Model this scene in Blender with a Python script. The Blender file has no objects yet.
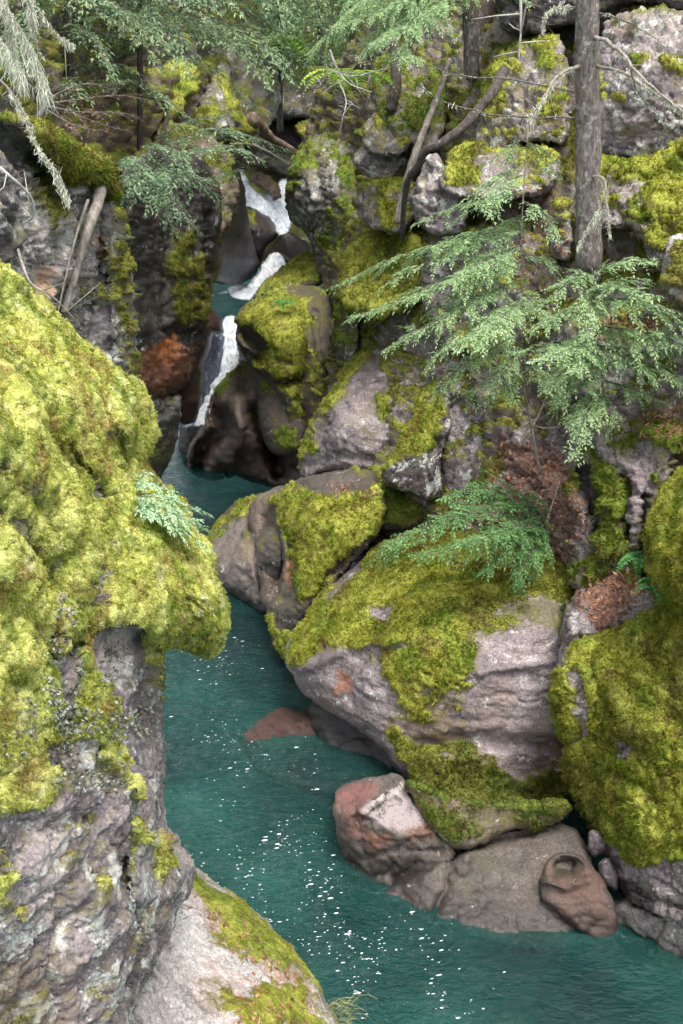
import bpy, math, random
import numpy as np
PI = math.pi
rng = np.random.default_rng(7)
random.seed(7)
scene = bpy.context.scene
COL = scene.collection

# ------------------------------------------------------------------ camera
CAMH, PITCH, F = 8.0, math.radians(20.0), 1140.0
cam_d = bpy.data.cameras.new('camera'); cam = bpy.data.objects.new('camera', cam_d); COL.objects.link(cam)
cam.location = (0, 0, CAMH); cam.rotation_euler = (PI/2 - PITCH, 0, 0)
cam_d.sensor_fit = 'VERTICAL'; cam_d.sensor_height = 36; cam_d.lens = F/1024*36
cam_d.clip_end = 2000; cam_d.clip_start = 0.05
scene.camera = cam

def P3(px, py, Y):
    """world point seen at px,py of the photograph, Y metres ahead"""
    px = np.asarray(px, float); py = np.asarray(py, float); Y = np.asarray(Y, float)
    x = (px-341.5)/F; y = -(py-512)/F
    dy = math.cos(PITCH) + y*math.sin(PITCH); dz = -math.sin(PITCH) + y*math.cos(PITCH)
    t = Y/dy
    return np.stack([x*t, Y, CAMH + dz*t], -1)
def waterY(py, z=0.0):
    a = PITCH + math.atan((py-512)/F)
    return (CAMH-z)/math.tan(a)

def pts(s):
    out = []
    for q in s.split():
        a = q.split(',')
        if len(a) == 3 and a[2][0] == 'z':      # third value given as height above the river
            out.append([float(a[0]), float(a[1]), waterY(float(a[1]), float(a[2][1:]))])
        else: out.append([float(v) for v in a])
    return np.array(out)

# ------------------------------------------------------------------ noise
_perm = rng.permutation(256); _perm = np.concatenate([_perm, _perm, _perm])
_g = rng.normal(size=(256, 3)); _g /= np.linalg.norm(_g, axis=1)[:, None]
def perlin(p):
    i = np.floor(p).astype(int); f = p-i; i &= 255
    u = f*f*f*(f*(f*6-15)+10)
    r = 0
    for a in (0, 1):
        wa = u[:, 0] if a else 1-u[:, 0]
        for b in (0, 1):
            wb = u[:, 1] if b else 1-u[:, 1]
            for c in (0, 1):
                wc = u[:, 2] if c else 1-u[:, 2]
                h = _perm[_perm[_perm[(i[:, 0]+a) & 255]+((i[:, 1]+b) & 255)]+((i[:, 2]+c) & 255)]
                g = _g[h]
                r = r + wa*wb*wc*(g[:, 0]*(f[:, 0]-a)+g[:, 1]*(f[:, 1]-b)+g[:, 2]*(f[:, 2]-c))
    return r*1.5
def fbm(p, freq, octv=4, gain=.5, off=0.0):
    s = 0; a = 1; p = p*freq+off
    for k in range(octv):
        s = s+a*perlin(p); a *= gain; p = p*2.03+11.7
    return s
def vor(p):
    """F1, F2, id random of the nearest cell"""
    i = np.floor(p).astype(int)
    F1 = np.full(len(p), 9.); F2 = np.full(len(p), 9.); ID = np.zeros(len(p), int); V = np.zeros_like(p)
    for a in (-1, 0, 1):
        for b in (-1, 0, 1):
            for c in (-1, 0, 1):
                q = i+np.array([a, b, c])
                h = _perm[_perm[_perm[q[:, 0] & 255]+(q[:, 1] & 255)]+(q[:, 2] & 255)]
                cpt = q+.5+_g[h]*.45
                d = np.linalg.norm(p-cpt, axis=1)
                m = d < F1
                F2 = np.where(m, F1, np.minimum(F2, d)); ID = np.where(m, h, ID)
                V = np.where(m[:, None], p-cpt, V); F1 = np.where(m, d, F1)
    return F1, F2, ID, V
def sst(a, b, x):
    t = np.clip((x-a)/(b-a), 0, 1); return t*t*(3-2*t)

# ------------------------------------------------------------------ 2D polygons
def seg_dist(p, poly, closed=True):
    A = poly; B = np.roll(poly, -1, 0)
    if not closed: A = poly[:-1]; B = poly[1:]
    D = np.full(len(p), 1e9); N = np.zeros_like(p)
    for a, b in zip(A, B):
        ab = b-a; L = (ab@ab)+1e-12
        t = np.clip(((p-a)@ab)/L, 0, 1); q = a+t[:, None]*ab
        d = np.hypot(*(p-q).T); m = d < D
        D = np.where(m, d, D); N[m] = q[m]
    return D, N
def inside(p, poly):
    c = np.zeros(len(p), bool); x, y = p.T
    A = poly; B = np.roll(poly, -1, 0)
    for (x0, y0), (x1, y1) in zip(A, B):
        if y0 == y1: continue
        m = ((y0 > y) != (y1 > y)) & (x < (x1-x0)*(y-y0)/(y1-y0)+x0)
        c ^= m
    return c
def sdf(p, poly):
    d, _ = seg_dist(p, poly); return np.where(inside(p, poly), d, -d)
def chaikin(p, n=2):
    for _ in range(n):
        q = np.roll(p, -1, 0); p = np.stack([p*.75+q*.25, p*.25+q*.75], 1).reshape(-1, 2)
    return p
def resample(p, step):
    q = np.vstack([p, p[:1]]); L = np.r_[0, np.cumsum(np.hypot(*np.diff(q, axis=0).T))]
    n = max(8, int(L[-1]/step)); s = np.linspace(0, L[-1], n, endpoint=False)
    return np.stack([np.interp(s, L, q[:, 0]), np.interp(s, L, q[:, 1])], 1)
def tps(ctrl, p):
    c = ctrl[:, :2]/100.; z = ctrl[:, 2]; n = len(c)
    if n < 3: return np.full(len(p), z.mean())
    K = lambda r: np.where(r > 0, r*r*np.log(r+1e-9), 0)
    A = np.zeros((n+3, n+3)); r = np.linalg.norm(c[:, None]-c[None], axis=2)
    A[:n, :n] = K(r)+np.eye(n)*.02; A[:n, n:] = np.c_[np.ones(n), c]; A[n:, :n] = A[:n, n:].T
    w = np.linalg.solve(A, np.r_[z, 0, 0, 0])
    q = p/100.; out = w[n]+q@w[n+1:]
    for k in range(n): out += w[k]*K(np.linalg.norm(q-c[k], axis=1))
    return np.clip(out, z.min()-1.2, z.max()+1.2)

# ------------------------------------------------------------------ objects
def tag(o, label=None, cat=None, group=None, kind=None):
    if label: o['label'] = label
    if cat: o['category'] = cat
    if group: o['group'] = group
    if kind: o['kind'] = kind
    return o
def mesh_obj(name, V, faces, mat=None, parent=None, origin=None, smooth=True, attrs=None):
    """faces: list of (n,k) int arrays"""
    V = np.asarray(V, float)
    if origin is None: origin = np.zeros(3) if parent is None else np.array(parent['_o'][:])
    me = bpy.data.meshes.new(name)
    me.vertices.add(len(V)); me.vertices.foreach_set('co', (V-origin).astype(np.float32).ravel())
    if not isinstance(faces, list): faces = [faces]
    faces = [np.asarray(f, int) for f in faces if len(f)]
    nl = sum(f.size for f in faces); nf = sum(len(f) for f in faces)
    me.loops.add(nl); me.polygons.add(nf)
    me.loops.foreach_set('vertex_index', np.concatenate([f.ravel() for f in faces]).astype(np.int32))
    tot = np.concatenate([np.full(len(f), f.shape[1]) for f in faces])
    me.polygons.foreach_set('loop_start', np.r_[0, np.cumsum(tot)[:-1]].astype(np.int32))
    me.update(calc_edges=True); me.validate()
    me.polygons.foreach_set('use_smooth', np.full(len(me.polygons), smooth))
    if attrs:
        for k, a in attrs.items():
            if a.ndim == 1:
                at = me.attributes.new(k, 'FLOAT', 'POINT'); at.data.foreach_set('value', a.astype(np.float32))
            else:
                at = me.attributes.new(k, 'FLOAT_COLOR', 'POINT')
                at.data.foreach_set('color', np.c_[a[:, :3], np.ones(len(a))].astype(np.float32).ravel())
    if mat: me.materials.append(mat)
    o = bpy.data.objects.new(name, me); COL.objects.link(o)
    o['_o'] = [float(v) for v in origin]
    if parent is not None: o.parent = parent; o.location = np.array(origin)-np.array(parent['_o'][:])
    else: o.location = origin
    return o
def empty(name, loc, label, cat, group=None, kind=None):
    o = bpy.data.objects.new(name, None); COL.objects.link(o); o.location = loc
    o.empty_display_size = .2; o['_o'] = [float(v) for v in loc]
    return tag(o, label, cat, group, kind)

class Tri:
    """collects vertices and faces of one mesh"""
    def __init__(s): s.V = []; s.F3 = []; s.F4 = []; s.n = 0
    def add(s, V, F):
        V = np.asarray(V, float); F = np.asarray(F, int)+s.n
        s.V.append(V); (s.F3 if F.shape[1] == 3 else s.F4).append(F); s.n += len(V)
    def tube(s, path, rad, seg=7, jitter=0.0):
        path = np.asarray(path, float); n = len(path); rad = np.broadcast_to(rad, n)
        T = np.gradient(path, axis=0); T /= np.linalg.norm(T, axis=1)[:, None]+1e-9
        up = np.array([0.2, -1, .3]); a = np.cross(T, up); a /= np.linalg.norm(a, axis=1)[:, None]+1e-9; b = np.cross(T, a)
        th = np.linspace(0, 2*PI, seg, endpoint=False)
        ring = path[:, None]+rad[:, None, None]*(np.cos(th)[None, :, None]*a[:, None]+np.sin(th)[None, :, None]*b[:, None])
        if jitter: 
            q = ring.reshape(-1, 3); ctr = np.repeat(path, seg, 0)
            ring = (ctr+(q-ctr)*(1+jitter*fbm(q, 9, 3))[:, None]).reshape(n, seg, 3)
        V = ring.reshape(-1, 3); i = np.arange(n-1)[:, None]*seg; j = np.arange(seg)[None]; k = (j+1) % seg
        F = np.stack([i+j, i+k, i+seg+k, i+seg+j], -1).reshape(-1, 4)
        V = np.vstack([V, path[:1]-T[:1]*rad[0]*.5, path[-1:]+T[-1:]*rad[-1]*.8]); e = len(V)
        jj = j.ravel(); kk = k.ravel()
        caps = np.r_[np.stack([kk, jj, np.full(seg, e-2)], 1), np.stack([(n-1)*seg+jj, (n-1)*seg+kk, np.full(seg, e-1)], 1)]
        s.V.append(V); s.F4.append(F+s.n); s.F3.append(caps+s.n); s.n += len(V)
    def build(s, name, mat, parent=None, origin=None, smooth=True, attrs=None):
        fs = []
        if s.F3: fs.append(np.vstack(s.F3))
        if s.F4: fs.append(np.vstack(s.F4))
        return mesh_obj(name, np.vstack(s.V), fs, mat, parent, origin, smooth, attrs)

def curve(ctrl, n=24):
    """Catmull-Rom through 3D points"""
    c = np.asarray(ctrl, float); c = np.vstack([2*c[0]-c[1], c, 2*c[-1]-c[-2]])
    out = []
    m = len(c)-3; t = np.linspace(0, m-1e-6, n)
    for u in t:
        i = int(u); f = u-i; a, b, d, e = c[i:i+4]
        out.append(.5*((2*b)+(-a+d)*f+(2*a-5*b+4*d-e)*f*f+(-a+3*b-3*d+e)*f**3))
    return np.array(out)
def pcurve(s, n=24):
    q = pts(s); return curve(P3(q[:, 0], q[:, 1], q[:, 2]), n)
def vnormals(V, F):
    n = np.cross(V[F[:, 2]]-V[F[:, 0]], V[F[:, 3]]-V[F[:, 1]])
    N = np.zeros_like(V)
    for k in range(4): np.add.at(N, F[:, k], n)
    return N/(np.linalg.norm(N, axis=1)[:, None]+1e-12)
# ------------------------------------------------------------------ materials
class NT:
    def __init__(s, name):
        s.m = bpy.data.materials.new(name); s.m.use_nodes = True; s.t = s.m.node_tree
        s.t.nodes.clear(); s.out = s.t.nodes.new('ShaderNodeOutputMaterial')
    def n(s, typ, **kw):
        nd = s.t.nodes.new(typ)
        for k, v in kw.items():
            if k.startswith('_'): setattr(nd, k[1:], v)
        for k, v in kw.items():
            if not k.startswith('_'):
                key = k.replace('__', ' ')
                if key.isdigit(): key = int(key)
                s.set(nd.inputs[key], v)
        return nd
    def set(s, inp, v):
        if isinstance(v, bpy.types.NodeSocket): s.t.links.new(v, inp)
        elif isinstance(v, (tuple, list)) and inp.type == 'RGBA': inp.default_value = (*v[:3], 1)
        else: inp.default_value = v
    def coord(s, scale=(1, 1, 1), geo=True):
        c = s.n('ShaderNodeNewGeometry').outputs['Position'] if geo else s.n('ShaderNodeTexCoord').outputs['Object']
        return s.n('ShaderNodeVectorMath', _operation='MULTIPLY', **{'0': c, '1': scale}).outputs[0]
    def noise(s, vec, scale, detail=6, rough=.6, dist=0.0):
        return s.n('ShaderNodeTexNoise', Vector=vec, Scale=scale, Detail=detail, Roughness=rough, Distortion=dist).outputs['Fac']
    def voro(s, vec, scale, feature='F1', out='Distance'):
        return s.n('ShaderNodeTexVoronoi', _feature=feature, Vector=vec, Scale=scale).outputs[out]
    def math(s, op, a, b=0.0, c=None, clamp=False):
        kw = {'0': a, '1': b}
        if c is not None: kw['2'] = c
        return s.n('ShaderNodeMath', _operation=op, _use_clamp=clamp, **kw).outputs[0]
    def ss(s, x, a, b, lo=0.0, hi=1.0):
        nd = s.n('ShaderNodeMapRange', _interpolation_type='SMOOTHSTEP', Value=x)
        nd.inputs[1].default_value = a; nd.inputs[2].default_value = b; nd.inputs[3].default_value = lo; nd.inputs[4].default_value = hi
        return nd.outputs[0]
    def mix(s, f, a, b, mode='MIX'):
        nd = s.n('ShaderNodeMix', _data_type='RGBA', _blend_type=mode)
        s.set(nd.inputs[0], f); s.set(nd.inputs[6], a); s.set(nd.inputs[7], b); return nd.outputs[2]
    def ramp(s, x, stops):
        nd = s.n('ShaderNodeValToRGB', Fac=x); e = nd.color_ramp.elements
        while len(e) < len(stops): e.new(.5)
        for k, (p, c) in enumerate(stops): e[k].position = p; e[k].color = (*c, 1)
        return nd.outputs[0]
    def attr(s, name, out='Fac'):
        return s.n('ShaderNodeAttribute', _attribute_name=name).outputs[out]
    def bump(s, h, strength, dist, normal=None):
        kw = dict(Height=h, Strength=strength, Distance=dist)
        if normal is not None: kw['Normal'] = normal
        return s.n('ShaderNodeBump', **kw).outputs[0]
    def bsdf(s, **kw):
        return s.n('ShaderNodeBsdfPrincipled', **kw).outputs[0]
    def finish(s, sh): s.t.links.new(sh, s.out.inputs['Surface']); return s.m

def srgb(*c):
    return tuple((v/255/12.92 if v <= 10 else ((v/255+.055)/1.055)**2.4) for v in c)

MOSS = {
 'sun': ((.14, .15, .03), (.41, .43, .09), (.72, .71, .27)),  # dry yellow moss, lightened further with sunlight painted into the colour
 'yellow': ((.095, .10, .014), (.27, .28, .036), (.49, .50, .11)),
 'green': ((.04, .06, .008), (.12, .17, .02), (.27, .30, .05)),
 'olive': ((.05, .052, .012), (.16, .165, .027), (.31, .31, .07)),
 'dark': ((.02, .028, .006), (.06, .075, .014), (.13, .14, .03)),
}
def moss_color(k, tone, seed=0.0):
    v = k.coord(); a, b, c = MOSS[tone]
    n1 = k.noise(v, 2.3+seed*.1, 5, .6); n2 = k.noise(v, 17, 4, .7)
    x = k.math('ADD', k.math('MULTIPLY', n1, .6), k.math('MULTIPLY', n2, .4))
    col = k.ramp(x, [(.33, a), (.48, b), (.66, c)])
    g = k.ss(k.noise(v, 1.9, 4, .6), .49, .60)
    col = k.mix(k.math('MULTIPLY', g, .6), col, k.ramp(n2, [(.3, (.035, .075, .006)), (.7, (.16, .26, .02))]))
    br = k.ss(k.noise(k.coord((1, 1, 1.3)), 3.0, 6, .72), .51, .62)
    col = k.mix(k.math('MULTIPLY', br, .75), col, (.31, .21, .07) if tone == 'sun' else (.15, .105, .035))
    hi = k.ss(k.noise(v, 7.7, 5, .7), .55, .68)
    col = k.mix(k.math('MULTIPLY', hi, .5), col, c)
    wh = k.ss(k.noise(v, 5.3, 6, .75), .56, .66)
    if tone == 'sun': col = k.mix(k.math('MULTIPLY', wh, .45), col, (.75, .72, .55))  # whitish highlights painted on the sunlit moss
    fn = k.noise(v, 70, 3, .8)
    col = k.mix(.7, col, k.ramp(fn, [(.34, (.45, .5, .4)), (.5, (1, 1, 1)), (.64, (1.45, 1.4, 1.3))]), 'MULTIPLY')
    lo = k.ss(k.noise(v, 9, 5, .75), .47, .36)
    col = k.mix(k.math('MULTIPLY', lo, .55), col, a)
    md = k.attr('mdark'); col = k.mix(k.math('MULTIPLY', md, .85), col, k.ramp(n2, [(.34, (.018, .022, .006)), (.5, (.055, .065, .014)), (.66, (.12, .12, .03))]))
    return col
_rm = {}
def rock_mat(name='purple', tone='yellow', lichen=.5, strata=1.0):
    key = (name, tone, lichen, strata)
    if key in _rm: return _rm[key]
    pal = {
     'purple': ((.095, .076, .080), (.225, .184, .188), (.40, .35, .35)),
     'grey': ((.09, .082, .082), (.19, .175, .17), (.33, .31, .30)),
     'dark': ((.025, .022, .023), (.065, .056, .056), (.12, .105, .10)),
     'brown': ((.075, .055, .045), (.17, .125, .10), (.26, .21, .18)),
     'red': ((.06, .03, .026), (.14, .075, .06), (.22, .135, .115)),
     'pale': ((.24, .21, .20), (.42, .385, .37), (.56, .53, .51)),
     'black': ((.008, .007, .007), (.018, .016, .015), (.03, .027, .025)),  # painted shade of the hollow under the biggest boulder
     'tan': ((.05, .041, .035), (.098, .081, .070), (.145, .123, .108)),  # lowered for the waterline rocks, their shade put into the base colour
    }[name]
    k = NT('rock_'+name+'_'+tone); v = k.coord()
    n1 = k.noise(v, 1.1, 8, .62, .4); n2 = k.noise(v, 7, 7, .7); n3 = k.noise(v, 38, 5, .75)
    vs = k.coord((1, 1, 6)); st = k.noise(vs, 1.6, 7, .68, .25)
    x = k.math('ADD', k.math('MULTIPLY', n1, .5), k.math('ADD', k.math('MULTIPLY', n2, .3), k.math('MULTIPLY', n3, .2)))
    if strata: x = k.math('ADD', k.math('MULTIPLY', x, 1-.3*strata), k.math('MULTIPLY', st, .3*strata))
    col = k.ramp(x, [(.40, pal[0]), (.5, pal[1]), (.61, pal[2])])
    ox = k.ss(k.noise(v, .9, 5, .6, .3), .56, .68)
    col = k.mix(k.math('MULTIPLY', ox, .45), col, k.mix(.5, pal[1], (.22, .12, .05)))
    # dark lichen crust and pale lichen spots
    dk = k.ss(k.noise(v, 2.4, 9, .72), .55, .62)
    col = k.mix(k.math('MULTIPLY', dk, .35+.35*lichen), col, (.03, .028, .028))
    if lichen > 0:
        blot = k.ss(k.noise(v, 4.1, 8, .72, .2), .635-.12*lichen, .67-.10*lichen)
        col = k.mix(k.math('MULTIPLY', blot, .85), col, k.mix(n3, (.34, .345, .31), (.66, .67, .63)))
        sp = k.ss(k.voro(v, 19), .16, .10); spm = k.ss(k.noise(v, 1.9, 3), .46, .6)
        col = k.mix(k.math('MULTIPLY', k.math('MULTIPLY', sp, spm), .45*lichen), col, (.6, .6, .55))
    col = k.mix(.55, col, k.ramp(n3, [(.36, (.2, .2, .2)), (.52, (.95, .95, .95)), (.64, (1.5, 1.5, 1.5))]), 'MULTIPLY')
    cr = k.n('ShaderNodeTexVoronoi', _feature='DISTANCE_TO_EDGE', Vector=k.mix(.22, k.coord((1, 1, 1.8)), k.n('ShaderNodeTexNoise', Vector=v, Scale=2.5, Detail=4).outputs['Color'], 'ADD'), Scale=1.9).outputs['Distance']
    crk = k.math('MULTIPLY', k.ss(cr, .022, .004), k.ss(k.noise(v, 1.3, 3), .45, .6))
    if name not in ('tan', 'red'): col = k.mix(k.math('MULTIPLY', crk, .55), col, (.015, .013, .012))
    # stains with a shape of their own
    ta = k.math('MULTIPLY', k.attr('tinta'), k.ss(k.math('ADD', k.math('MULTIPLY', n2, .5), k.math('MULTIPLY', n3, .5)), .36, .52)); col = k.mix(ta, col, k.mix(.35, k.attr('tint', 'Color'), k.mix(n2, k.attr('tint', 'Color'), col)))
    wet = k.attr('wet'); wet = k.math('MULTIPLY', wet, 1.0, clamp=True)
    col = k.mix(wet, col, k.mix(.62, col, (.012, .010, .010)))
    # moss film
    mr = k.math('ADD', k.attr('moss'), k.math('MULTIPLY', k.math('SUBTRACT', k.noise(v, 13, 6, .75), .5), 1.5))
    mm = k.ss(mr, .40, .54)
    film = k.math('MULTIPLY', k.ss(mr, -.42, .40), k.ss(k.noise(v, 5, 6, .75), .40, .56))
    col = k.mix(k.math('MULTIPLY', film, .8), col, k.mix(n3, (.05, .048, .012), (.20, .18, .045)))
    mc = moss_color(k, tone)
    col = k.mix(mm, col, mc)
    rough = k.ss(wet, 0, 1, .85, .32)
    rough = k.math('MAXIMUM', rough, k.math('MULTIPLY', mm, .95))
    h = k.math('ADD', k.math('MULTIPLY', n2, .5), k.math('ADD', k.math('MULTIPLY', n3, .25), k.math('MULTIPLY', st, .6*strata)))
    nr = k.bump(h, .58 if name not in ('tan', 'red') else .45, .07)
    hm = k.math('MULTIPLY', k.noise(v, 60, 4, .8), mm)
    nr = k.bump(hm, .8, .02, nr)
    m = k.finish(k.bsdf(Base__Color=col, Roughness=rough, Normal=nr))
    k.t.nodes['Principled BSDF'].inputs['Specular IOR Level'].default_value = .35
    _rm[key] = m; return m
_mm = {}
def moss_mat(tone):
    if tone in _mm: return _mm[tone]
    k = NT('moss_'+tone); col = moss_color(k, tone)
    r = k.n('ShaderNodeNewGeometry').outputs['Random Per Island']
    col = k.mix(.8, col, k.ramp(r, [(0, (.55, .6, .5)), (.5, (1, 1, 1)), (1, (1.5, 1.45, 1.2))]), 'MULTIPLY')
    a = k.bsdf(Base__Color=col, Roughness=.9); k.t.nodes['Principled BSDF'].inputs['Specular IOR Level'].default_value = .1
    t = k.n('ShaderNodeBsdfTranslucent', Color=col).outputs[0]
    m = k.finish(k.n('ShaderNodeMixShader', Fac=.5, **{'1': a, '2': t}).outputs[0]); _mm[tone] = m; return m
_fm = {}
def leaf_mat(name, a, b, c, tr=.35):
    if name in _fm: return _fm[name]
    k = NT(name); r = k.n('ShaderNodeNewGeometry').outputs['Random Per Island']
    x = k.math('ADD', k.math('MULTIPLY', r, .5), k.math('MULTIPLY', k.noise(k.coord(), 3.5, 4), .5))
    col = k.ramp(x, [(.2, a), (.5, b), (.8, c)])
    p = k.bsdf(Base__Color=col, Roughness=.55); k.t.nodes['Principled BSDF'].inputs['Specular IOR Level'].default_value = .3
    t = k.n('ShaderNodeBsdfTranslucent', Color=col).outputs[0]
    m = k.finish(k.n('ShaderNodeMixShader', Fac=tr, **{'1': p, '2': t}).outputs[0]); _fm[name] = m; return m
def bark_mat(name, a, b, c, sc=1.0, lichen=.4):
    k = NT(name); v = k.coord((1, 1, .35)); n = k.noise(v, 26*sc, 7, .7, .5); n2 = k.noise(k.coord(), 5, 5, .6)
    col = k.ramp(n, [(.35, a), (.52, b), (.68, c)])
    l = k.ss(k.noise(k.coord((1, 1, .8)), 14, 6, .7), .6-.1*lichen, .66-.08*lichen)
    col = k.mix(k.math('MULTIPLY', l, lichen), col, (.42, .44, .38))
    g = k.ss(n2, .56, .66); col = k.mix(k.math('MULTIPLY', g, .35), col, (.10, .11, .03))
    return k.finish(k.bsdf(Base__Color=col, Roughness=.9, Normal=k.bump(n, .9, .03)))
# ------------------------------------------------------------------ rock bodies
def rock(name, label, cat, outline, ctrl, R=.6, w=30, thick=1.2, amp=.07, fa=1.0, fac=.10, facf=1.1, ragged=1.6, step=2.2,
         pal='purple', tone='yellow', lichen=.5, strata=1.0, bias=-.45, up=1.1, mpoly=(), paint=(), folds=(), wetz=.28, wet=(),
         lump=.04, dens=.5, blade=1.0, group=None, kind=None, mosspart=True, smoothn=2, wobble=0.0, mat=None, rough_=1.0, lf_=1.0, mdark=()):
    """a solid body: the given outline, its front relief at real depths, rounded edges, a back `thick` metres behind.
    mpoly: (polygon, value, softness)  paint: (polygon, rgb, alpha, soft)  folds: (polyline, width px, metres back)"""
    ol = resample(chaikin(pts(outline), smoothn), 2.5)
    nrm = np.roll(ol, -1, 0)-np.roll(ol, 1, 0); nrm = np.c_[nrm[:, 1], -nrm[:, 0]]; nrm /= np.linalg.norm(nrm, axis=1)[:, None]+1e-9
    q = np.c_[ol/34., np.full(len(ol), 3.3)]
    ol = ol+nrm*(fbm(q, 1, 5, .6)*ragged*2)[:, None]
    lo = ol.min(0)-step; hi = ol.max(0)+step
    gx = np.arange(lo[0], hi[0]+step, step); gy = np.arange(lo[1], hi[1]+step, step)
    X, Y = np.meshgrid(gx, gy); H, W = X.shape
    cc = np.c_[(X[:-1, :-1]+step/2).ravel(), (Y[:-1, :-1]+step/2).ravel()]
    ins = inside(cc, ol).reshape(H-1, W-1)
    ci, cj = np.nonzero(ins)
    idx = np.arange(H*W).reshape(H, W)
    Fq = np.stack([idx[ci, cj], idx[ci+1, cj], idx[ci+1, cj+1], idx[ci, cj+1]], 1)   # seen from the front
    used, inv = np.unique(Fq, return_inverse=True); Fq = inv.reshape(-1, 4)
    p2 = np.c_[X.ravel(), Y.ravel()][used]; n = len(p2)
    cnt = np.zeros(n); np.add.at(cnt, Fq.ravel(), 1); bd = cnt < 4
    d, nr = seg_dist(p2, ol); p2[bd] = nr[bd]; d[bd] = 0
    C = pts(ctrl)
    Yf = tps(C, p2)
    t = np.clip(d/w, 0, 1); back = R*(1-np.sqrt(np.clip(1-(1-t)**2, 0, 1)))
    for poly, wd, am in folds:
        dd, _ = seg_dist(p2, pts(poly), closed=False); Yf = Yf+am*np.exp(-(dd/wd)**2)*np.clip(d/8, 0, 1)
    front = P3(p2[:, 0], p2[:, 1], Yf+back)
    tb = np.clip(d/(w*1.2), 0, 1)
    rear = P3(p2[:, 0], p2[:, 1], Yf+back+thick*np.sqrt(1-(1-tb)**2)*np.where(bd, 0, 1)+.02)
    imap = np.full(n, -1); inn = ~bd; imap[inn] = n+np.arange(inn.sum()); imap[bd] = np.nonzero(bd)[0]
    V = np.vstack([front, rear[inn]]); Fb = imap[Fq][:, ::-1]; Fall = np.vstack([Fq, Fb])
    nf = n
    P2 = np.vstack([p2, p2[inn]])
    # displacement of the weathered side (the back stays plain, buried in the bank)
    N = vnormals(V, Fall)
    if wobble: V[:nf] += N[:nf]*(fbm(V[:nf], .55, 2)*wobble)[:, None]; N = vnormals(V, Fall)
    U = V[:nf]
    m0 = bias+.08+up*np.clip(N[:nf, 2], -.4, 1)
    for poly, val, soft in mpoly: m0 = m0+val*sst(-soft, soft, sdf(p2, pts(poly)))
    bare = 1-.8*sst(.0, .5, m0)
    dsp = amp*fbm(U*np.array([1, 1, 1.4]), 1.3*fa, 5, .55, 3.1)
    if fac > 0:
        wv = U*facf+.35*np.stack([fbm(U, 1.1, 2, off=5), fbm(U, 1.1, 2, off=9), fbm(U, 1.1, 2, off=15)], 1)
        for q, (fs, fm_) in enumerate(((1, 1), (3.1, .38))):
            F1, F2, ID, Vc = vor(wv*fs+q*7.7)
            g = _g[(ID*7+3) & 255]
            dsp = dsp+bare*(fac*fm_*((Vc*g).sum(1)*1.1+(ID/255.-.5)*.6)-fac*fm_*.55*np.exp(-((F2-F1)/.06)**2))
    rg = 1-np.abs(fbm(U*np.array([1, 1, 2.2]), 3.2, 4, .6, 44)); dsp = dsp-bare*rough_*.05*np.clip(rg-.8, 0, 1)*5*amp/.07
    sp = U[:, 2]*2.1+.5*fbm(U, .6, 3, off=2)
    dsp = dsp+bare*strata*amp*.35*(np.abs((sp*2) % 1-.5)*2)**.5*np.clip(d/12, 0, 1)
    dsp *= np.clip(d/6, .35, 1)
    V[:nf] += N[:nf]*dsp[:, None]; N = vnormals(V, Fall); U = V[:nf]; Nf = N[:nf]
    # moss
    m = bias+.08+up*np.clip(Nf[:, 2], -.4, 1)+.55*fbm(U, 1.7, 5, .65, 21.)
    for poly, val, soft in mpoly:
        s = sdf(p2, pts(poly))+fbm(U, 2.6, 4, .65, 40)*soft*1.3
        m = m+val*sst(-soft, soft, s)
    m = np.where(U[:, 2] < .12, m-2, m)
    mm = sst(.35, .6, m+.3*fbm(U, 7, 3, .6))
    if lump:
        L = .5+.5*fbm(U, 5.5*lf_, 3, .55, 60); c1 = 1-vor(U*7.5*lf_)[0]
        V[:nf] += Nf*(mm*lump*(.3+.9*L+.28*c1+.25*fbm(U, 13, 2, .6, 15)))[:, None]
        V[:nf] += Nf*(mm*lump*.3*fbm(U, 30, 2, .6, 70))[:, None]
    U = V[:nf]
    tint = np.zeros((nf, 3)); ta = np.zeros(nf)
    for poly, c, al, soft in paint:
        s = sst(-soft, soft, sdf(p2, pts(poly))+fbm(U, 2.6, 5, .65, 80)*soft*1.6)*al
        na = ta+s-ta*s
        tint = (tint*(ta*(1-s))[:, None]+np.array(c)[None]*s[:, None])/np.maximum(na, 1e-4)[:, None]; ta = na
    wt = sst(wetz+.12, wetz-.1, U[:, 2]+.18*fbm(U, 2, 3, .6, 50))
    for poly, val, soft in wet:
        wt = np.maximum(wt, val*sst(-soft, soft, sdf(p2, pts(poly))))
    nb = len(V)-nf; z_ = np.zeros(nb); m = np.r_[m, z_-1]; wt = np.r_[wt, z_]; ta = np.r_[ta, z_]; tint = np.vstack([tint, np.zeros((nb, 3))])
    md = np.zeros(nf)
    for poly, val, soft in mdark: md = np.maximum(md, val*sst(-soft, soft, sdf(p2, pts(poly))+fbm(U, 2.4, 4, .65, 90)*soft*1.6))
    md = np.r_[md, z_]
    org = V[:nf].mean(0); org[2] = V[:, 2].min()
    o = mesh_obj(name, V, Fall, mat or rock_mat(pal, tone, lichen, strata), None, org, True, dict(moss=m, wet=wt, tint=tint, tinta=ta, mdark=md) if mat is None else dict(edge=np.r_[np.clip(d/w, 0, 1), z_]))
    tag(o, label, cat, group, kind)
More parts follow.
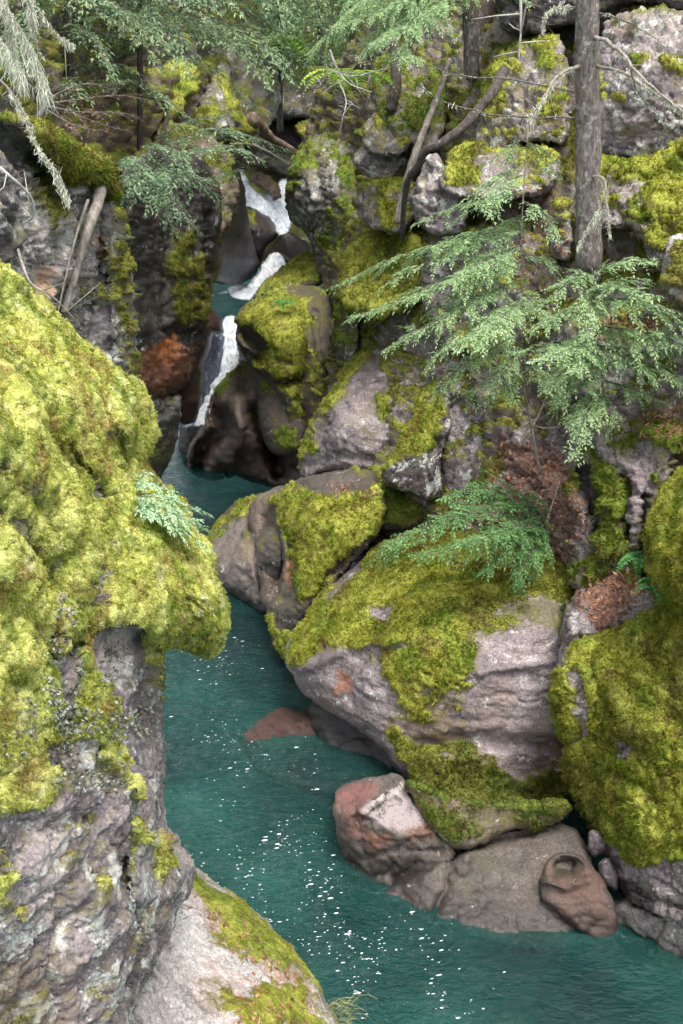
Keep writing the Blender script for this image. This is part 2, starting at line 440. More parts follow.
    # shoots of moss standing on the mossy skin
    if mosspart and dens > 0:
        A = V[Fq]; e1 = A[:, 2]-A[:, 0]; e2 = A[:, 3]-A[:, 1]; fn = np.cross(e1, e2); ar = np.linalg.norm(fn, axis=1)*.5
        fm = mm[Fq].mean(1); dist = np.linalg.norm(A.mean(1)-np.array([0, 0, CAMH]), axis=1)
        pxa = ar*(F/dist)**2; lam = np.minimum(dens*1.5*pxa, 9)*np.where(fm > .3, fm**1.5, 0)
        cnt = rng.poisson(lam); fi = np.repeat(np.arange(len(Fq)), cnt); k = len(fi)
        if k > 40:
            u = rng.random((k, 1)); v = rng.random((k, 1)); Q = A[fi]
            b = Q[:, 0]*(1-u)*(1-v)+Q[:, 1]*u*(1-v)+Q[:, 2]*u*v+Q[:, 3]*(1-u)*v
            nn = (fn/(2*ar[:, None]+1e-12))[fi]
            r = rng.normal(size=(k, 3)); r /= np.linalg.norm(r, axis=1)[:, None]
            cl = fbm(b, 9, 2, .6, 33)
            dr = nn*.9+r*.65+np.array([0, 0, -.12]); dr /= np.linalg.norm(dr, axis=1)[:, None]
            Lm = blade*np.clip(dist[fi]/F*2.2, .009, .028)*(.6+.9*rng.random(k))*(1+.5*cl)
            sd = np.cross(dr, rng.normal(size=(k, 3))); sd /= np.linalg.norm(sd, axis=1)[:, None]
            wd = Lm*.30
            tip = b+dr*Lm[:, None]+np.array([0, 0, -.2])*Lm[:, None]
            VV = np.stack([b-sd*wd[:, None]-nn*.004, b+sd*wd[:, None]-nn*.004, tip], 1).reshape(-1, 3)
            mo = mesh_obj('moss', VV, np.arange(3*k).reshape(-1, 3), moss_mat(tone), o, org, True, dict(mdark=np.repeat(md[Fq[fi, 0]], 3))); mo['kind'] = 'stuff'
    return o
# ------------------------------------------------------------------ the ground under it all
RUST = srgb(176, 92, 48); ORNG = (.85, .27, .05); LITT = srgb(118, 80, 64); PALE = srgb(196, 186, 178); BLK = (.015, .014, .013); REDR = srgb(140, 84, 74)
DKGREEN = (.03, .05, .012)
rock('hillside', 'steep forest floor behind the gorge, dark and mossy', 'hillside', '-420,-330 420,-380 1150,-330 1150,330 700,330 330,240 -420,330',
     '-400,-300,46 400,-300,52 1100,-300,46 -400,320,30 400,300,34 1100,320,34 250,60,44', R=2, w=60, thick=4, amp=.5, fa=.3, fac=.5, facf=.35,
     step=7, pal='dark', tone='dark', bias=0, up=.8, dens=.25, kind='structure', lump=.1, mosspart=False)
rock('right_bank', 'right bank of the gorge, stony slope with moss and needle litter', 'bank',
     '300,120 420,-60 560,-330 1150,-330 1150,760 760,900 640,700 590,640 500,620 400,570 340,560 320,430 330,300 290,200',
     '330,150,27 420,-50,24 560,-300,22 1100,-300,16 450,120,19.5 520,60,18.5 600,100,17.2 683,60,16.2 1000,100,13 560,300,15 450,300,17.2 350,300,22 380,420,18 450,440,16 520,470,14.2 560,450,14 540,540,13.6 470,560,14.6 380,560,16 600,600,12.6 650,500,12 650,400,12.8 1000,500,9.5 700,850,11',
     R=1.5, w=40, thick=3, amp=.16, fac=.22, facf=.7, step=2.6, tone='olive', bias=-.18, up=.95, lichen=.6,
     mpoly=[('500,430 600,430 575,560 500,570 480,500', -1.2, 12), ('330,100 470,80 480,330 340,350', .35, 25), ('440,260 600,300 560,330 440,330', .4, 14)],
     paint=[('505,440 560,455 590,520 560,560 500,570 480,510', LITT, .8, 12), ('515,180 560,190 580,260 540,300 505,260', LITT, .5, 14)],
     kind='structure', dens=.45, lump=.06)
rock('left_bank', 'left bank of the gorge, dark wooded slope above the walls', 'bank',
     '-420,-330 120,-330 260,20 290,90 250,170 215,200 150,215 -420,260',
     '-400,-300,16 100,-300,30 0,0,17 120,60,22 200,100,27 280,100,32 200,190,25 100,200,19 0,220,15 -400,250,9', R=1, w=40, thick=3, amp=.25, fac=.3, facf=.6,
     step=3.5, pal='grey', tone='olive', bias=.0, up=.9, kind='structure', dens=.3, lump=.08,
     paint=[('40,70 200,70 240,150 60,170', LITT, .6, 20)])

# ------------------------------------------------------------------ left foreground
rock('mossy_outcrop', 'huge sunlit outcrop with thick yellow green moss over a lichen spotted cliff face', 'outcrop',
     '-60,215 0,272 22,292 50,312 78,345 105,362 132,388 150,408 154,436 140,462 152,486 180,505 205,545 214,580 224,608 225,636 214,652 196,648 176,646 158,652 166,664 163,692 167,740 160,790 170,830 186,856 190,880 160,960 138,1000 132,1090 -60,1090',
     '-50,220,5.2 0,275,6.4 80,345,7.0 150,410,7.6 145,465,7.4 90,430,6.3 20,400,5.3 60,500,5.3 130,520,6.5 200,560,6.9 222,625,6.6 170,610,6.1 100,600,5.35 20,600,4.65 -40,500,4.2 40,700,4.6 100,690,5.15 140,650,6.0 162,700,6.7 150,780,6.1 40,800,4.55 110,830,5.1 136,800,5.4 165,830,6.3 180,870,6.6 130,900,5.2 60,950,4.6 130,1040,5.1 0,1000,4.2 -50,900,3.8',
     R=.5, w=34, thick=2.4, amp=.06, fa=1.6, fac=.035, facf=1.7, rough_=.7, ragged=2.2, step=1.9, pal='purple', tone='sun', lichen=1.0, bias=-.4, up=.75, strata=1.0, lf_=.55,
     mpoly=[('-80,150 60,260 160,390 165,450 150,490 200,520 240,610 230,660 150,655 135,628 95,632 92,665 130,680 145,740 130,790 100,765 60,790 20,815 -80,810', 1.35, 9),
            ('95,560 112,580 105,612 84,606 80,580', -1.1, 6), ('160,655 235,640 200,700 160,700', .5, 8), ('90,630 140,630 138,700 150,780 128,770 118,700 96,690', -1.5, 7),
            ('60,640 78,640 80,690 66,740 50,700', -1.6, 7), ('60,740 100,740 95,770 50,790 40,760', -1.3, 8), ('0,330 24,352 60,392 50,396 10,360', -.8, 5),
            ('98,478 118,492 112,505 96,494', -1.4, 5), ('0,845 20,880 12,925 -20,900', .9, 8), ('128,820 160,825 172,870 150,868 138,850', .8, 8)],
     paint=[('95,640 132,635 134,690 100,690', PALE, .7, 8), ('28,830 60,820 80,880 60,960 30,900', PALE, .55, 12), ('140,650 170,660 165,760 140,740', BLK, .45, 10),
            ('0,940 60,960 70,1040 -40,1060', (.12, .08, .03), .6, 16), ('60,890 110,890 100,920 60,915', BLK, .6, 10), ('126,850 134,1060 128,1060 120,900', BLK, .1, 4)],
     folds=[('-20,520 40,560 80,640 100,650', 15, .16), ('60,300 80,380 110,440 130,470', 10, .10), ('0,470 50,520 90,560 100,600', 12, .14), ('90,480 120,520 125,560', 7, .09), ('20,830 90,815 135,800', 9, .10),
            ('0,400 60,450 100,520', 9, .08), ('-20,610 40,640 60,700 50,780', 12, .10), ('105,395 90,430 110,480', 7, .10),
            ('124,860 125,930', 4, .22), ('105,640 140,640 200,655', 9, .32), ('20,330 60,400 100,470', 9, -.1), ('60,600 80,560 60,520', 14, -.12), ('-20,360 40,420 90,520 130,600', 10, .13), ('40,320 100,400 130,450', 8, -.09), ('-30,440 30,480 70,540', 12, -.11), ('-20,560 30,590 60,630', 12, -.12), ('70,350 110,420 125,480', 7, .10), ('100,520 150,570 200,600', 12, -.09), ('140,480 170,540 190,620', 7, .07), ('-20,650 20,690 30,760', 14, .12), ('60,420 90,470 100,510', 8, -.08)],
     lump=.06, dens=.6, blade=1.0, wobble=.06)
rock('fractured_block', 'angular grey block with a flat face on the outcrop above the pale slab', 'rock',
     '134,846 150,836 166,842 187,868 184,880 178,902 150,904 134,908 130,870', '134,850,5.5 187,870,6.6 178,905,6.1 140,905,5.4 160,840,6.6', smoothn=1,
     R=.15, w=8, thick=.9, amp=.02, fa=2.5, fac=.03, facf=3, pal='grey', lichen=.5, bias=-.75, up=1.0, step=1.6, mpoly=[('140,828 164,832 172,868 160,868 140,850', 1.1, 5)], lump=.03)
rock('pale_slab', 'pale sloping slab edged with moss at the left waterline', 'slab',
     '120,890 165,880 190,864 225,888 262,915 300,955 318,985 338,1020 352,1070 360,1130 100,1130 118,1000',
     '130,900,7.2 190,866,9.2 225,890,8.95 262,915,8.75 300,955,8.5 340,1024,7.75 352,1075,7.3 200,960,7.6 135,960,6.4 132,1020,5.8 250,1010,7.0 200,1100,5.9',
     R=.35, w=14, thick=2, amp=.035, fa=1.8, fac=.02, facf=1.6, ragged=1.2, step=1.8, pal='pale', tone='yellow', lichen=.45, strata=.3, bias=-1.15, up=.8,
     mpoly=[('180,850 240,885 320,960 370,1100 300,1100 290,1020 250,1040 240,1000 300,985 240,950 205,925 195,890', 1.15, 10), ('205,975 240,985 230,1000 200,990', .8, 6), ('225,1000 300,990 310,1060 230,1060', .8, 14)],
     paint=[('190,880 240,915 300,970 310,1020 270,1015 255,960 200,920', srgb(190, 140, 118), .5, 12), ('210,950 250,1000 220,1050 190,1000', srgb(188, 150, 140), .3, 14)],
     folds=[('150,1040 230,1020 300,1030', 5, .03)], lump=.018, dens=.4, blade=.6, wetz=.05)

# ------------------------------------------------------------------ left walls, middle distance
rock('left_cliff', 'lichen streaked cliff with the hanging moss behind the sunlit outcrop', 'cliff',
     '-80,100 0,118 38,122 80,150 104,165 116,185 118,205 126,235 132,290 139,330 138,392 134,460 120,520 -80,520',
     '-60,120,9.5 0,120,10.4 60,150,12.0 110,170,13.2 125,230,13.6 137,340,13.6 60,250,11.8 0,250,10.3 90,330,12.8 60,450,12.2 120,500,13.6',
     R=.7, w=18, thick=2.5, amp=.09, fa=1.4, fac=.09, facf=1.4, pal='grey', tone='olive', lichen=.9, bias=-.75, up=.9,
     mpoly=[('32,115 80,140 112,165 119,200 104,190 92,182 70,178 45,152', 1.7, 5), ('30,165 60,190 66,240 45,235 30,200', 1.3, 7), ('104,205 126,205 130,260 138,330 140,390 125,380 112,320 108,270', 1.2, 6), ('-40,20 40,60 30,130 -40,128', 1.2, 8), ('70,250 100,280 104,310 80,300', .9, 8)],
     folds=[('0,140 40,160 50,200', 14, .9), ('96,200 100,260 88,310', 5, .2), ('106,250 112,300 118,380', 4, -.15)],
     paint=[('44,282 54,268 52,292 44,290', ORNG, .8, 4), ('0,210 22,220 20,300 0,300', BLK, .6, 8), ('28,210 62,215 60,300 32,300', PALE, .5, 9), ('94,305 108,308 106,330 92,322', srgb(160, 140, 150), .8, 3), ('94,235 108,235 106,262 96,256', srgb(150, 110, 80), .6, 4)],
     lump=.07)
rock('moss_cornice', 'rounded cushion of olive moss overhanging the left cliff', 'rock',
     '36,122 52,128 78,146 104,158 114,172 117,190 110,200 104,188 92,186 82,186 68,178 52,168 40,152 34,136',
     '36,125,10.9 70,145,11.7 112,170,12.5 110,195,12.6 80,182,12.1 50,165,11.3', R=.45, w=14, thick=1.1, amp=.05, fac=.02, pal='dark', tone='olive', bias=.9, up=.5, lump=.06, dens=.7, blade=1.3)
rock('orange_wall', 'tall dark wall with the orange iron stain on the left of the falls', 'cliff',
     '118,160 160,140 215,165 226,215 222,262 206,322 204,346 196,368 182,390 158,402 138,396 130,330 120,230',
     '125,170,18.5 215,170,21.5 222,260,22.0 200,340,21.6 180,390,21 145,395,19.5 135,300,18.8 170,270,20.0 160,350,19.8',
     R=.8, w=16, thick=2.5, amp=.07, fac=.05, facf=.9, pal='dark', tone='olive', lichen=.45, strata=.5, bias=-.8, up=.9,
     mpoly=[('166,226 200,232 204,280 206,318 190,328 172,322 168,280', 1.5, 6), ('204,296 212,315 206,322', 1, 3)],
     folds=[('164,330 200,334', 5, .35), ('206,215 206,300', 5, .3), ('168,232 164,320', 4, .15)],
     paint=[('160,340 176,336 178,352 172,366 158,362 152,352', ORNG, 1.0, 4), ('140,348 200,345 192,375 160,398 142,388', srgb(176, 118, 88), .7, 6), ('138,285 160,290 160,325 138,325', PALE, .25, 8)],
     wet=[('118,200 165,200 160,340 118,340', .55, 14), ('200,160 240,160 230,330 205,320', .7, 6)], lump=.06)
rock('footing_rock', 'mossy rock footing below the orange stained wall', 'rock',
     '140,386 165,398 186,392 182,420 176,440 172,462 160,480 160,530 130,540 120,440', '145,395,20 180,400,21 170,470,21.6 150,530,20.5 130,450,19.6',
     R=.6, w=14, thick=1.6, pal='grey', tone='green', lichen=.3, bias=-.7, up=.9, mpoly=[('150,430 176,440 172,475 150,470', 1.1, 7)], wetz=1.0)
rock('polished_wall', 'smooth dark water-worn wall beside the upper falls', 'cliff',
     '196,160 236,160 243,178 246,200 250,228 256,250 262,266 256,278 240,284 218,284 206,284 200,268 205,225 200,195',
     '200,165,24.5 240,165,28 250,228,29 260,275,30 230,290,28.5 205,285,25.5 205,220,24.5 228,250,28.0',
     R=.6, w=12, thick=2, amp=.03, fac=.0, pal='dark', lichen=.1, strata=.5, bias=-1.2, up=.6, wetz=2.8, wet=[('205,230 262,250 262,300 200,300', .9, 14)],
     folds=[('210,282 214,262 218,240 216,205', 3, -.25), ('222,255 240,262 258,262', 10, -.3)],
     paint=[('216,258 256,252 258,282 214,286', srgb(92, 84, 104), .75, 8), ('206,170 240,175 240,235 215,235', srgb(104, 84, 66), .5, 10)])
rock('red_shelf', 'red brown water worn shelf left of the lower fall', 'rock',
     '202,306 210,305 220,314 226,330 222,336 214,334 210,350 204,372 202,400 200,420 196,426 176,426 168,400 184,380 192,360 200,336',
     '205,308,24.4 224,330,25 205,370,24 198,420,23.6 175,420,22.6', R=.35, w=9, thick=1.2, amp=.03, fac=.0, pal='red', lichen=.05, strata=.5, bias=-1.4, up=.7, wetz=3.3,
     folds=[('176,420 188,404 204,398', 6, -.15)], mpoly=[('200,318 212,320 212,330 202,332', 1.4, 3)])
rock('falls_rock', 'dark leaning boulder with a moss spot splitting the upper falls', 'boulder',
     '238,206 250,204 262,212 272,220 279,232 277,240 268,246 264,252 261,266 256,262 250,246 244,230', '238,206,30.6 279,232,31 258,264,30.4 258,230,30',
     R=.4, w=9, thick=1.0, amp=.03, fac=.03, pal='dark', lichen=.2, bias=-1.0, up=.4, wetz=6.2, mpoly=[('246,212 254,213 256,226 248,226', 1.6, 3)],
     paint=[('254,210 276,226 274,240 262,236', srgb(110, 84, 92), .7, 5)])
rock('falls_ledge', 'dark wet ledge right of the upper falls', 'rock',
     '274,236 290,232 305,236 318,250 310,262 290,264 284,258 278,258 272,268 262,280 256,270 266,250', '275,240,31 310,245,29.5 300,262,29 262,275,30.2 285,250,30',
     R=.4, w=9, thick=1.6, amp=.03, fac=.02, pal='dark', lichen=.1, bias=-1.1, up=.5, wetz=6)
rock('red_falls_stone', 'wet red stones at the lip of the upper falls', 'rock',
     '250,172 260,169 272,176 280,184 281,196 274,200 264,192 254,186 246,178', '250,172,33.0 280,196,31.6 264,178,32.6', R=.3, w=6, thick=.8, amp=.06, fa=2, fac=.12, facf=3, pal='red', lichen=0, bias=-1.5, wetz=9, step=1.5)
rock('upper_lip', 'dark shadowed rock shelf where the stream enters the upper falls', 'rock',
     '236,150 262,160 292,150 308,166 300,180 288,176 276,172 262,164 240,168 232,176 220,170', '236,155,37 292,155,36 300,175,34.6 240,165,36', R=.4, w=8, thick=2, pal='dark', lichen=.1, bias=-.9, up=.6, wetz=9)

# ------------------------------------------------------------------ centre of the gorge
rock('lichen_crag', 'tall lichen crusted crag right of the upper falls', 'cliff',
     '287,170 292,158 306,142 322,130 340,128 362,138 386,150 396,190 390,232 372,252 350,270 340,300 330,300 322,256 312,246 302,232 290,222 286,196',
     '290,170,26.5 322,130,27.5 380,150,25.5 385,220,23.5 345,280,24 300,225,26 330,200,24.6 340,160,25.4',
     R=.9, w=16, thick=2, amp=.10, fa=1.5, fac=.12, facf=1.2, pal='grey', tone='green', lichen=.9, bias=-.55, up=.9,
     mpoly=[('292,158 306,146 320,150 300,180 294,205 286,200', 1, 5), ('336,150 360,180 346,240 318,246 330,215 340,190', .9, 8), ('318,238 350,230 350,300 330,300', .9, 8)], lump=.07,
     folds=[('318,160 322,200 312,240', 5, .3)])
rock('swirled_boulder', 'mossy boulder with a scooped hollow above the pool', 'boulder',
     '236,316 246,304 270,290 284,283 300,286 316,284 330,292 338,330 342,372 336,410 318,436 300,452 286,436 280,400 262,376 240,352 234,334',
     '236,318,23.4 285,284,24.6 325,290,23.8 338,350,22.6 330,400,22 300,445,22.1 285,400,22 262,365,22.5 270,320,22.6 300,340,22.0',
     R=.7, w=12, thick=2, amp=.04, fac=.03, pal='tan', tone='yellow', lichen=.25, strata=.6, bias=-.6, up=.9,
     mpoly=[('236,318 280,292 308,306 302,330 304,352 302,380 280,380 252,368 262,350 268,338 252,326 238,326', 1.5, 4), ('284,384 300,384 304,420 300,430 286,410', 1.0, 5), ('300,350 318,340 320,420 305,420', .6, 6)],
     folds=[('238,330 252,342 262,352 260,362 246,356', 6, .8), ('262,376 284,386 300,380', 4, .45), ('304,310 306,360 300,400 310,430', 5, .25), ('314,312 318,350 330,380', 4, .2)],
     paint=[('306,300 340,300 340,440 310,440', srgb(104, 96, 84), .5, 8)], lump=.06)
rock('ridge_shelf', 'low moss capped shelf beside the middle pool', 'rock',
     '254,296 262,284 280,272 304,252 318,252 322,262 330,284 310,290 284,292 266,304 256,306', '256,300,26.5 290,266,27.5 318,254,27 325,284,25.5 280,294,25.8',
     R=.5, w=9, thick=1.5, pal='tan', tone='yellow', lichen=.2, bias=-.2, up=.9, mpoly=[('284,268 316,252 320,275 290,285', .8, 6)], lump=.06)
rock('carved_wall', 'dark fluted wall hollowed by water over the upper pool', 'cliff',
     '204,408 214,392 232,372 250,362 272,372 288,392 300,420 330,436 340,470 330,496 300,500 270,488 250,480 226,474 206,478 186,474 188,452 198,430',
     '206,410,24.2 235,372,24.8 270,380,23.6 290,420,23.0 330,450,21.5 300,480,22.6 260,470,24.0 225,465,24.6 195,470,24.6 250,430,23.4',
     R=.5, w=10, thick=2.5, amp=.06, fac=.05, pal='brown', tone='green', lichen=.2, strata=.7, bias=-.9, up=.75,
     folds=[('212,404 222,430 205,446 196,468', 8, .8), ('236,400 240,440 230,462', 8, -.35), ('256,410 266,440 280,470', 8, .9), ('276,456 300,462', 7, .7), ('285,400 292,430 310,470', 5, -.3)],
     mpoly=[('212,388 236,366 250,364 236,378 216,400', 1.2, 4), ('276,432 296,432 300,455 284,456', 1.0, 5), ('250,400 258,400 258,420 250,420', 1.2, 4)], wetz=.8,
     paint=[('205,440 250,440 275,465 270,490 190,484', srgb(96, 54, 44), .5, 8), ('222,384 256,376 250,440 226,440', srgb(92, 84, 78), .6, 8)])
rock('carved_buttress', 'smooth tan buttress left of the big sloping rock', 'rock',
     '256,372 280,382 298,400 306,430 302,452 286,458 268,452 262,430 254,400', '258,375,23.0 300,410,22.0 300,450,21.6 268,445,22.3', R=.4, w=10, thick=1, amp=.04, fac=.0, pal='tan', tone='green', lichen=.2, bias=-.6, up=.6,
     mpoly=[('276,428 300,430 300,450 280,455', 1.2, 5), ('262,378 290,390 280,396 262,388', .8, 4)], wetz=.5)
# ------------------------------------------------------------------ right side, middle
rock('speckled_wedge', 'low pitted grey wedge of rock at the pool edge', 'rock',
     '203,548 212,528 226,510 246,498 268,490 286,480 296,500 284,560 276,602 266,618 250,606 232,596 216,584 205,572',
     '205,555,18.9 215,528,19.8 250,498,19.5 285,485,18.8 275,600,16.9 250,600,17.3 235,560,17.6 265,540,17.0', R=.35, w=9, thick=2, amp=.04, fac=.04, facf=1.4, pal='tan', tone='yellow', lichen=.35, bias=-.75, up=.8,
     mpoly=[('212,526 240,502 262,494 250,512 232,518 222,530 206,545', 1.4, 4)], paint=[('206,548 224,525 246,512 256,570 262,600 232,590', srgb(150, 136, 128), .6, 5)],
     folds=[('248,512 254,560 268,608', 3, .2)], wetz=.25)
rock('hollow_rock', 'grey scooped rock between the pitted wedge and the mossy shoulder', 'rock',
     '246,508 262,494 280,486 292,500 296,540 290,580 284,600 272,616 262,600 254,560', '250,508,18.2 285,490,17.6 280,600,16.2 262,580,16.8 275,540,17.0',
     R=.4, w=8, thick=1.2, amp=.03, fac=.0, pal='brown', tone='yellow', lichen=.15, bias=-1, up=.6, folds=[('268,520 274,560 282,590', 8, .3)], wetz=.3)
rock('mossy_shoulder', 'mossy shoulder with a flat purple top left of the biggest boulder', 'boulder',
     '266,504 278,490 296,478 320,474 346,470 372,470 388,490 384,530 356,566 326,596 304,624 296,654 286,662 274,648 266,626 268,610 282,586 286,560 276,536',
     '268,505,17.4 300,480,17.2 370,474,16.3 385,510,15.2 340,560,15.0 300,620,14.9 285,655,15.1 272,620,15.6 290,560,15.6 320,520,15.5',
     R=.5, w=12, thick=1.8, amp=.05, fac=.05, pal='tan', tone='yellow', lichen=.3, bias=-.5, up=.9,
     mpoly=[('268,500 300,486 334,500 380,500 380,530 346,560 320,590 298,600 296,560 280,520', 1.1, 6), ('268,612 286,630 296,640 290,658 272,646', 1.2, 4), ('290,474 350,470 380,480 350,492 310,490', -1.3, 5)],
     paint=[('296,546 304,560 290,590 280,600', srgb(176, 124, 88), .8, 4), ('330,560 352,560 322,596 310,610', srgb(120, 96, 92), .6, 5)],
     folds=[('276,514 292,540 292,570 280,592', 7, .35), ('312,612 326,580 352,556', 4, .25)], lump=.06)
rock('sloping_slab', 'big sloping purple rock with yellow moss down its left side', 'boulder',
     '298,474 299,452 306,430 322,404 336,382 352,360 368,342 392,336 420,344 436,362 438,392 424,412 410,430 396,448 382,470 360,474 330,470 308,482',
     '300,472,18.6 306,430,19.2 350,362,19.8 400,340,19.2 435,365,18.2 420,410,17.3 385,465,17.0 340,465,17.5 340,420,17.8',
     R=.6, w=14, thick=1.8, amp=.05, fac=.05, pal='purple', tone='yellow', lichen=.45, bias=-.75, up=.6,
     mpoly=[('298,480 300,440 320,404 352,356 372,350 356,372 340,400 320,420 312,436 318,450 304,462', 1.4, 5), ('378,396 390,398 392,422 380,420', 1.1, 4)],
     folds=[('352,402 370,380 396,366', 5, -.2), ('300,470 340,455 380,462', 5, .12)], lump=.05)
rock('moss_wedge', 'narrow wedge of rock with a bright moss ramp and undercut dark face', 'boulder',
     '378,478 386,464 400,440 412,414 424,392 434,368 448,362 456,380 452,410 448,440 442,470 446,488 440,500 424,502 408,494 390,492',
     '380,478,15.6 410,425,16.6 440,370,17.2 452,400,16.0 445,480,15.2 420,495,15.2 415,460,15.4',
     R=.35, w=8, thick=1.3, amp=.05, fa=1.8, fac=.05, facf=2, pal='dark', tone='yellow', lichen=.9, bias=-.8, up=.6,
     mpoly=[('378,472 400,438 424,390 436,366 450,366 446,400 440,430 426,452 400,464 384,472', 1.7, 4), ('428,494 440,490 438,502 428,500', 1.3, 3)], folds=[('436,440 430,470 428,500', 4, .15)], lump=.05)
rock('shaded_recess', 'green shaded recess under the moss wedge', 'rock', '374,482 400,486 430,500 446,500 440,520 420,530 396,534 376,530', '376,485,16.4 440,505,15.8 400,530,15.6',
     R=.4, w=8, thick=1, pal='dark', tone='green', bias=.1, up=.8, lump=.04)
rock('purple_slope', 'broad purple rock slope crossed by a strip of brown moss', 'rock',
     '440,404 460,392 500,384 540,392 566,404 566,440 556,462 534,470 520,488 500,500 470,500 446,498 440,470 444,440',
     '445,405,16.3 500,388,15.6 560,410,14.6 550,465,14.3 500,495,14.5 450,490,15.2 480,440,15.2', R=.4, w=10, thick=1.4, amp=.05, fac=.06, pal='purple', tone='olive', lichen=.85, bias=-.85, up=.6,
     mpoly=[('460,496 476,470 510,440 536,418 546,424 520,450 492,480 476,500', 1.2, 5), ('526,398 544,402 540,412 526,408', 1.0, 3)], lump=.04)
# ------------------------------------------------------------------ the biggest boulder
rock('great_boulder', 'biggest boulder, moss roof over a banded purple face undercut by the river', 'boulder',
     '284,662 288,642 302,624 318,600 338,578 360,556 380,540 410,534 450,530 500,528 540,534 574,560 596,600 598,680 588,740 582,790 572,812 552,822 530,826 506,824 470,836 440,826 424,816 412,792 400,772 386,752 370,738 350,728 330,714 308,702 298,690 292,676',
     '286,662,13.7 320,600,14.4 360,556,15.0 450,532,14.6 540,540,13.8 590,600,12.6 590,740,11.9 560,810,11.6 480,830,11.35 430,810,11.55 390,755,12.1 330,712,12.9 300,690,13.4 330,655,13.05 400,620,12.7 470,620,12.3 550,620,12.2 450,580,13.3 450,720,11.8 540,720,11.75 480,780,11.6',
     R=.45, w=14, thick=2.2, amp=.05, fac=.03, facf=.7, ragged=1.4, step=1.8, pal='purple', tone='yellow', lichen=.35, strata=1.2, bias=-.7, up=1.0, rough_=.4,
     mpoly=[('284,662 300,620 360,552 450,528 560,536 590,580 560,606 530,596 500,606 470,618 440,612 410,640 380,640 350,646 330,640 304,664 290,676', 1.3, 6),
            ('360,630 420,620 476,620 480,660 456,690 462,740 430,760 392,740 372,700', 1.0, 26), ('392,730 440,750 520,770 590,760 590,830 430,830 410,780', 1.1, 10), ('296,676 310,676 312,702 300,700', 1.2, 4),
            ('370,604 394,608 390,622 372,620', -2.2, 3), ('350,560 372,548 366,566 334,600 318,612', -1.4, 4), ('482,640 560,632 560,745 490,748 478,700', -1.2, 10), ('290,676 350,652 384,660 384,730 350,726 300,700', -.8, 8), ('500,560 560,560 556,600 520,604', -.5, 8), ('400,560 440,556 430,580 400,580', -.4, 6), ('560,580 600,600 596,700 560,680', .4, 10)],
     paint=[('338,672 352,672 350,692 338,690', srgb(170, 104, 62), .8, 4), ('420,736 446,736 448,754 424,758', BLK, .95, 4), ('446,726 464,728 462,740 446,738', BLK, .9, 3), ('486,738 570,736 580,760 500,756', BLK, .7, 7), ('400,660 450,650 450,740 400,740', srgb(120, 92, 46), .55, 12),
            ('436,756 480,752 480,776 440,774', srgb(126, 98, 70), .6, 7), ('470,712 560,712 560,738 480,742', srgb(138, 126, 118), .6, 6), ('560,600 600,600 590,800 560,780', srgb(52, 50, 30), .7, 12)],
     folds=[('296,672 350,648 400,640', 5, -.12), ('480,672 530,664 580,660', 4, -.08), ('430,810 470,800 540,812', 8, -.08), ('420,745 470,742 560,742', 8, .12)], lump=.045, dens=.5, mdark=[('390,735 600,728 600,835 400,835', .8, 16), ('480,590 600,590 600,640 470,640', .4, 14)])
rock('cave_rock', 'wet rock deep under the biggest boulder, painted near black as its shade', 'rock', '300,690 360,700 420,730 460,790 520,810 590,800 600,860 560,900 440,900 360,800 320,760', '310,700,13.4 400,740,12.75 440,790,11.9 580,820,11.6 560,890,11.0 360,790,12.5 350,745,12.95',
     R=.5, w=14, thick=1.5, amp=.03, fac=.03, pal='black', lichen=0, bias=-1.5, wetz=2)  # near black colour and full wetness stand for the hollow's shade
rock('red_block', 'red brown rock with a flat pale top at the river edge', 'rock',
     '332,798 338,788 352,780 372,776 392,774 404,776 408,790 424,806 436,822 440,834 452,840 456,860 432,874 404,890 376,898 352,886 340,858 334,830',
     '334,800,z.7 350,780,z.8 400,776,z.95 436,828,z.62 452,860,z.3 376,896,z-.15 345,866,z-.1 380,835,z.6 400,800,z.85 366,812,z.8 410,880,z0 380,860,z.3 432,874,z.15',
     R=.12, w=4, thick=1.4, amp=.02, fac=.05, facf=2.2, pal='tan', tone='green', lichen=.1, strata=.9, bias=-1.2, up=.3, wetz=.22, smoothn=1,
     paint=[('334,798 350,780 384,778 366,806 352,816 340,812', srgb(124, 80, 74), .9, 4), ('364,806 404,790 432,826 400,834 376,830', srgb(158, 146, 146), .95, 4), ('340,806 362,812 366,834 350,840', srgb(112, 74, 66), .8, 4), ('364,830 392,830 388,848 372,850', srgb(122, 78, 60), .85, 4), ('404,830 440,822 440,836 410,842', srgb(118, 80, 62), .8, 3),
            ('364,812 402,780 408,782 372,818', srgb(186, 176, 172), .8, 2)],
     folds=[('362,812 402,780', 3, -.08), ('352,816 366,812 400,836 440,832', 4, -.06), ('362,858 400,850 440,850', 3, .05), ('364,818 376,808 396,800', 3, .1)])
rock('moss_lip', 'dark green moss covered lip hanging below the biggest boulder', 'rock', '404,778 430,788 470,800 520,806 556,800 572,808 556,824 540,828 506,832 480,846 452,850 434,836 416,812', '408,786,z1.05 470,812,z.92 560,808,z.92 540,828,z.6 450,846,z.5',
     R=.12, w=6, thick=.8, amp=.05, fac=.05, facf=2, pal='brown', tone='green', bias=.3, up=.5, lump=.035, mdark=[('400,770 590,770 590,860 400,860', .55, 10)])
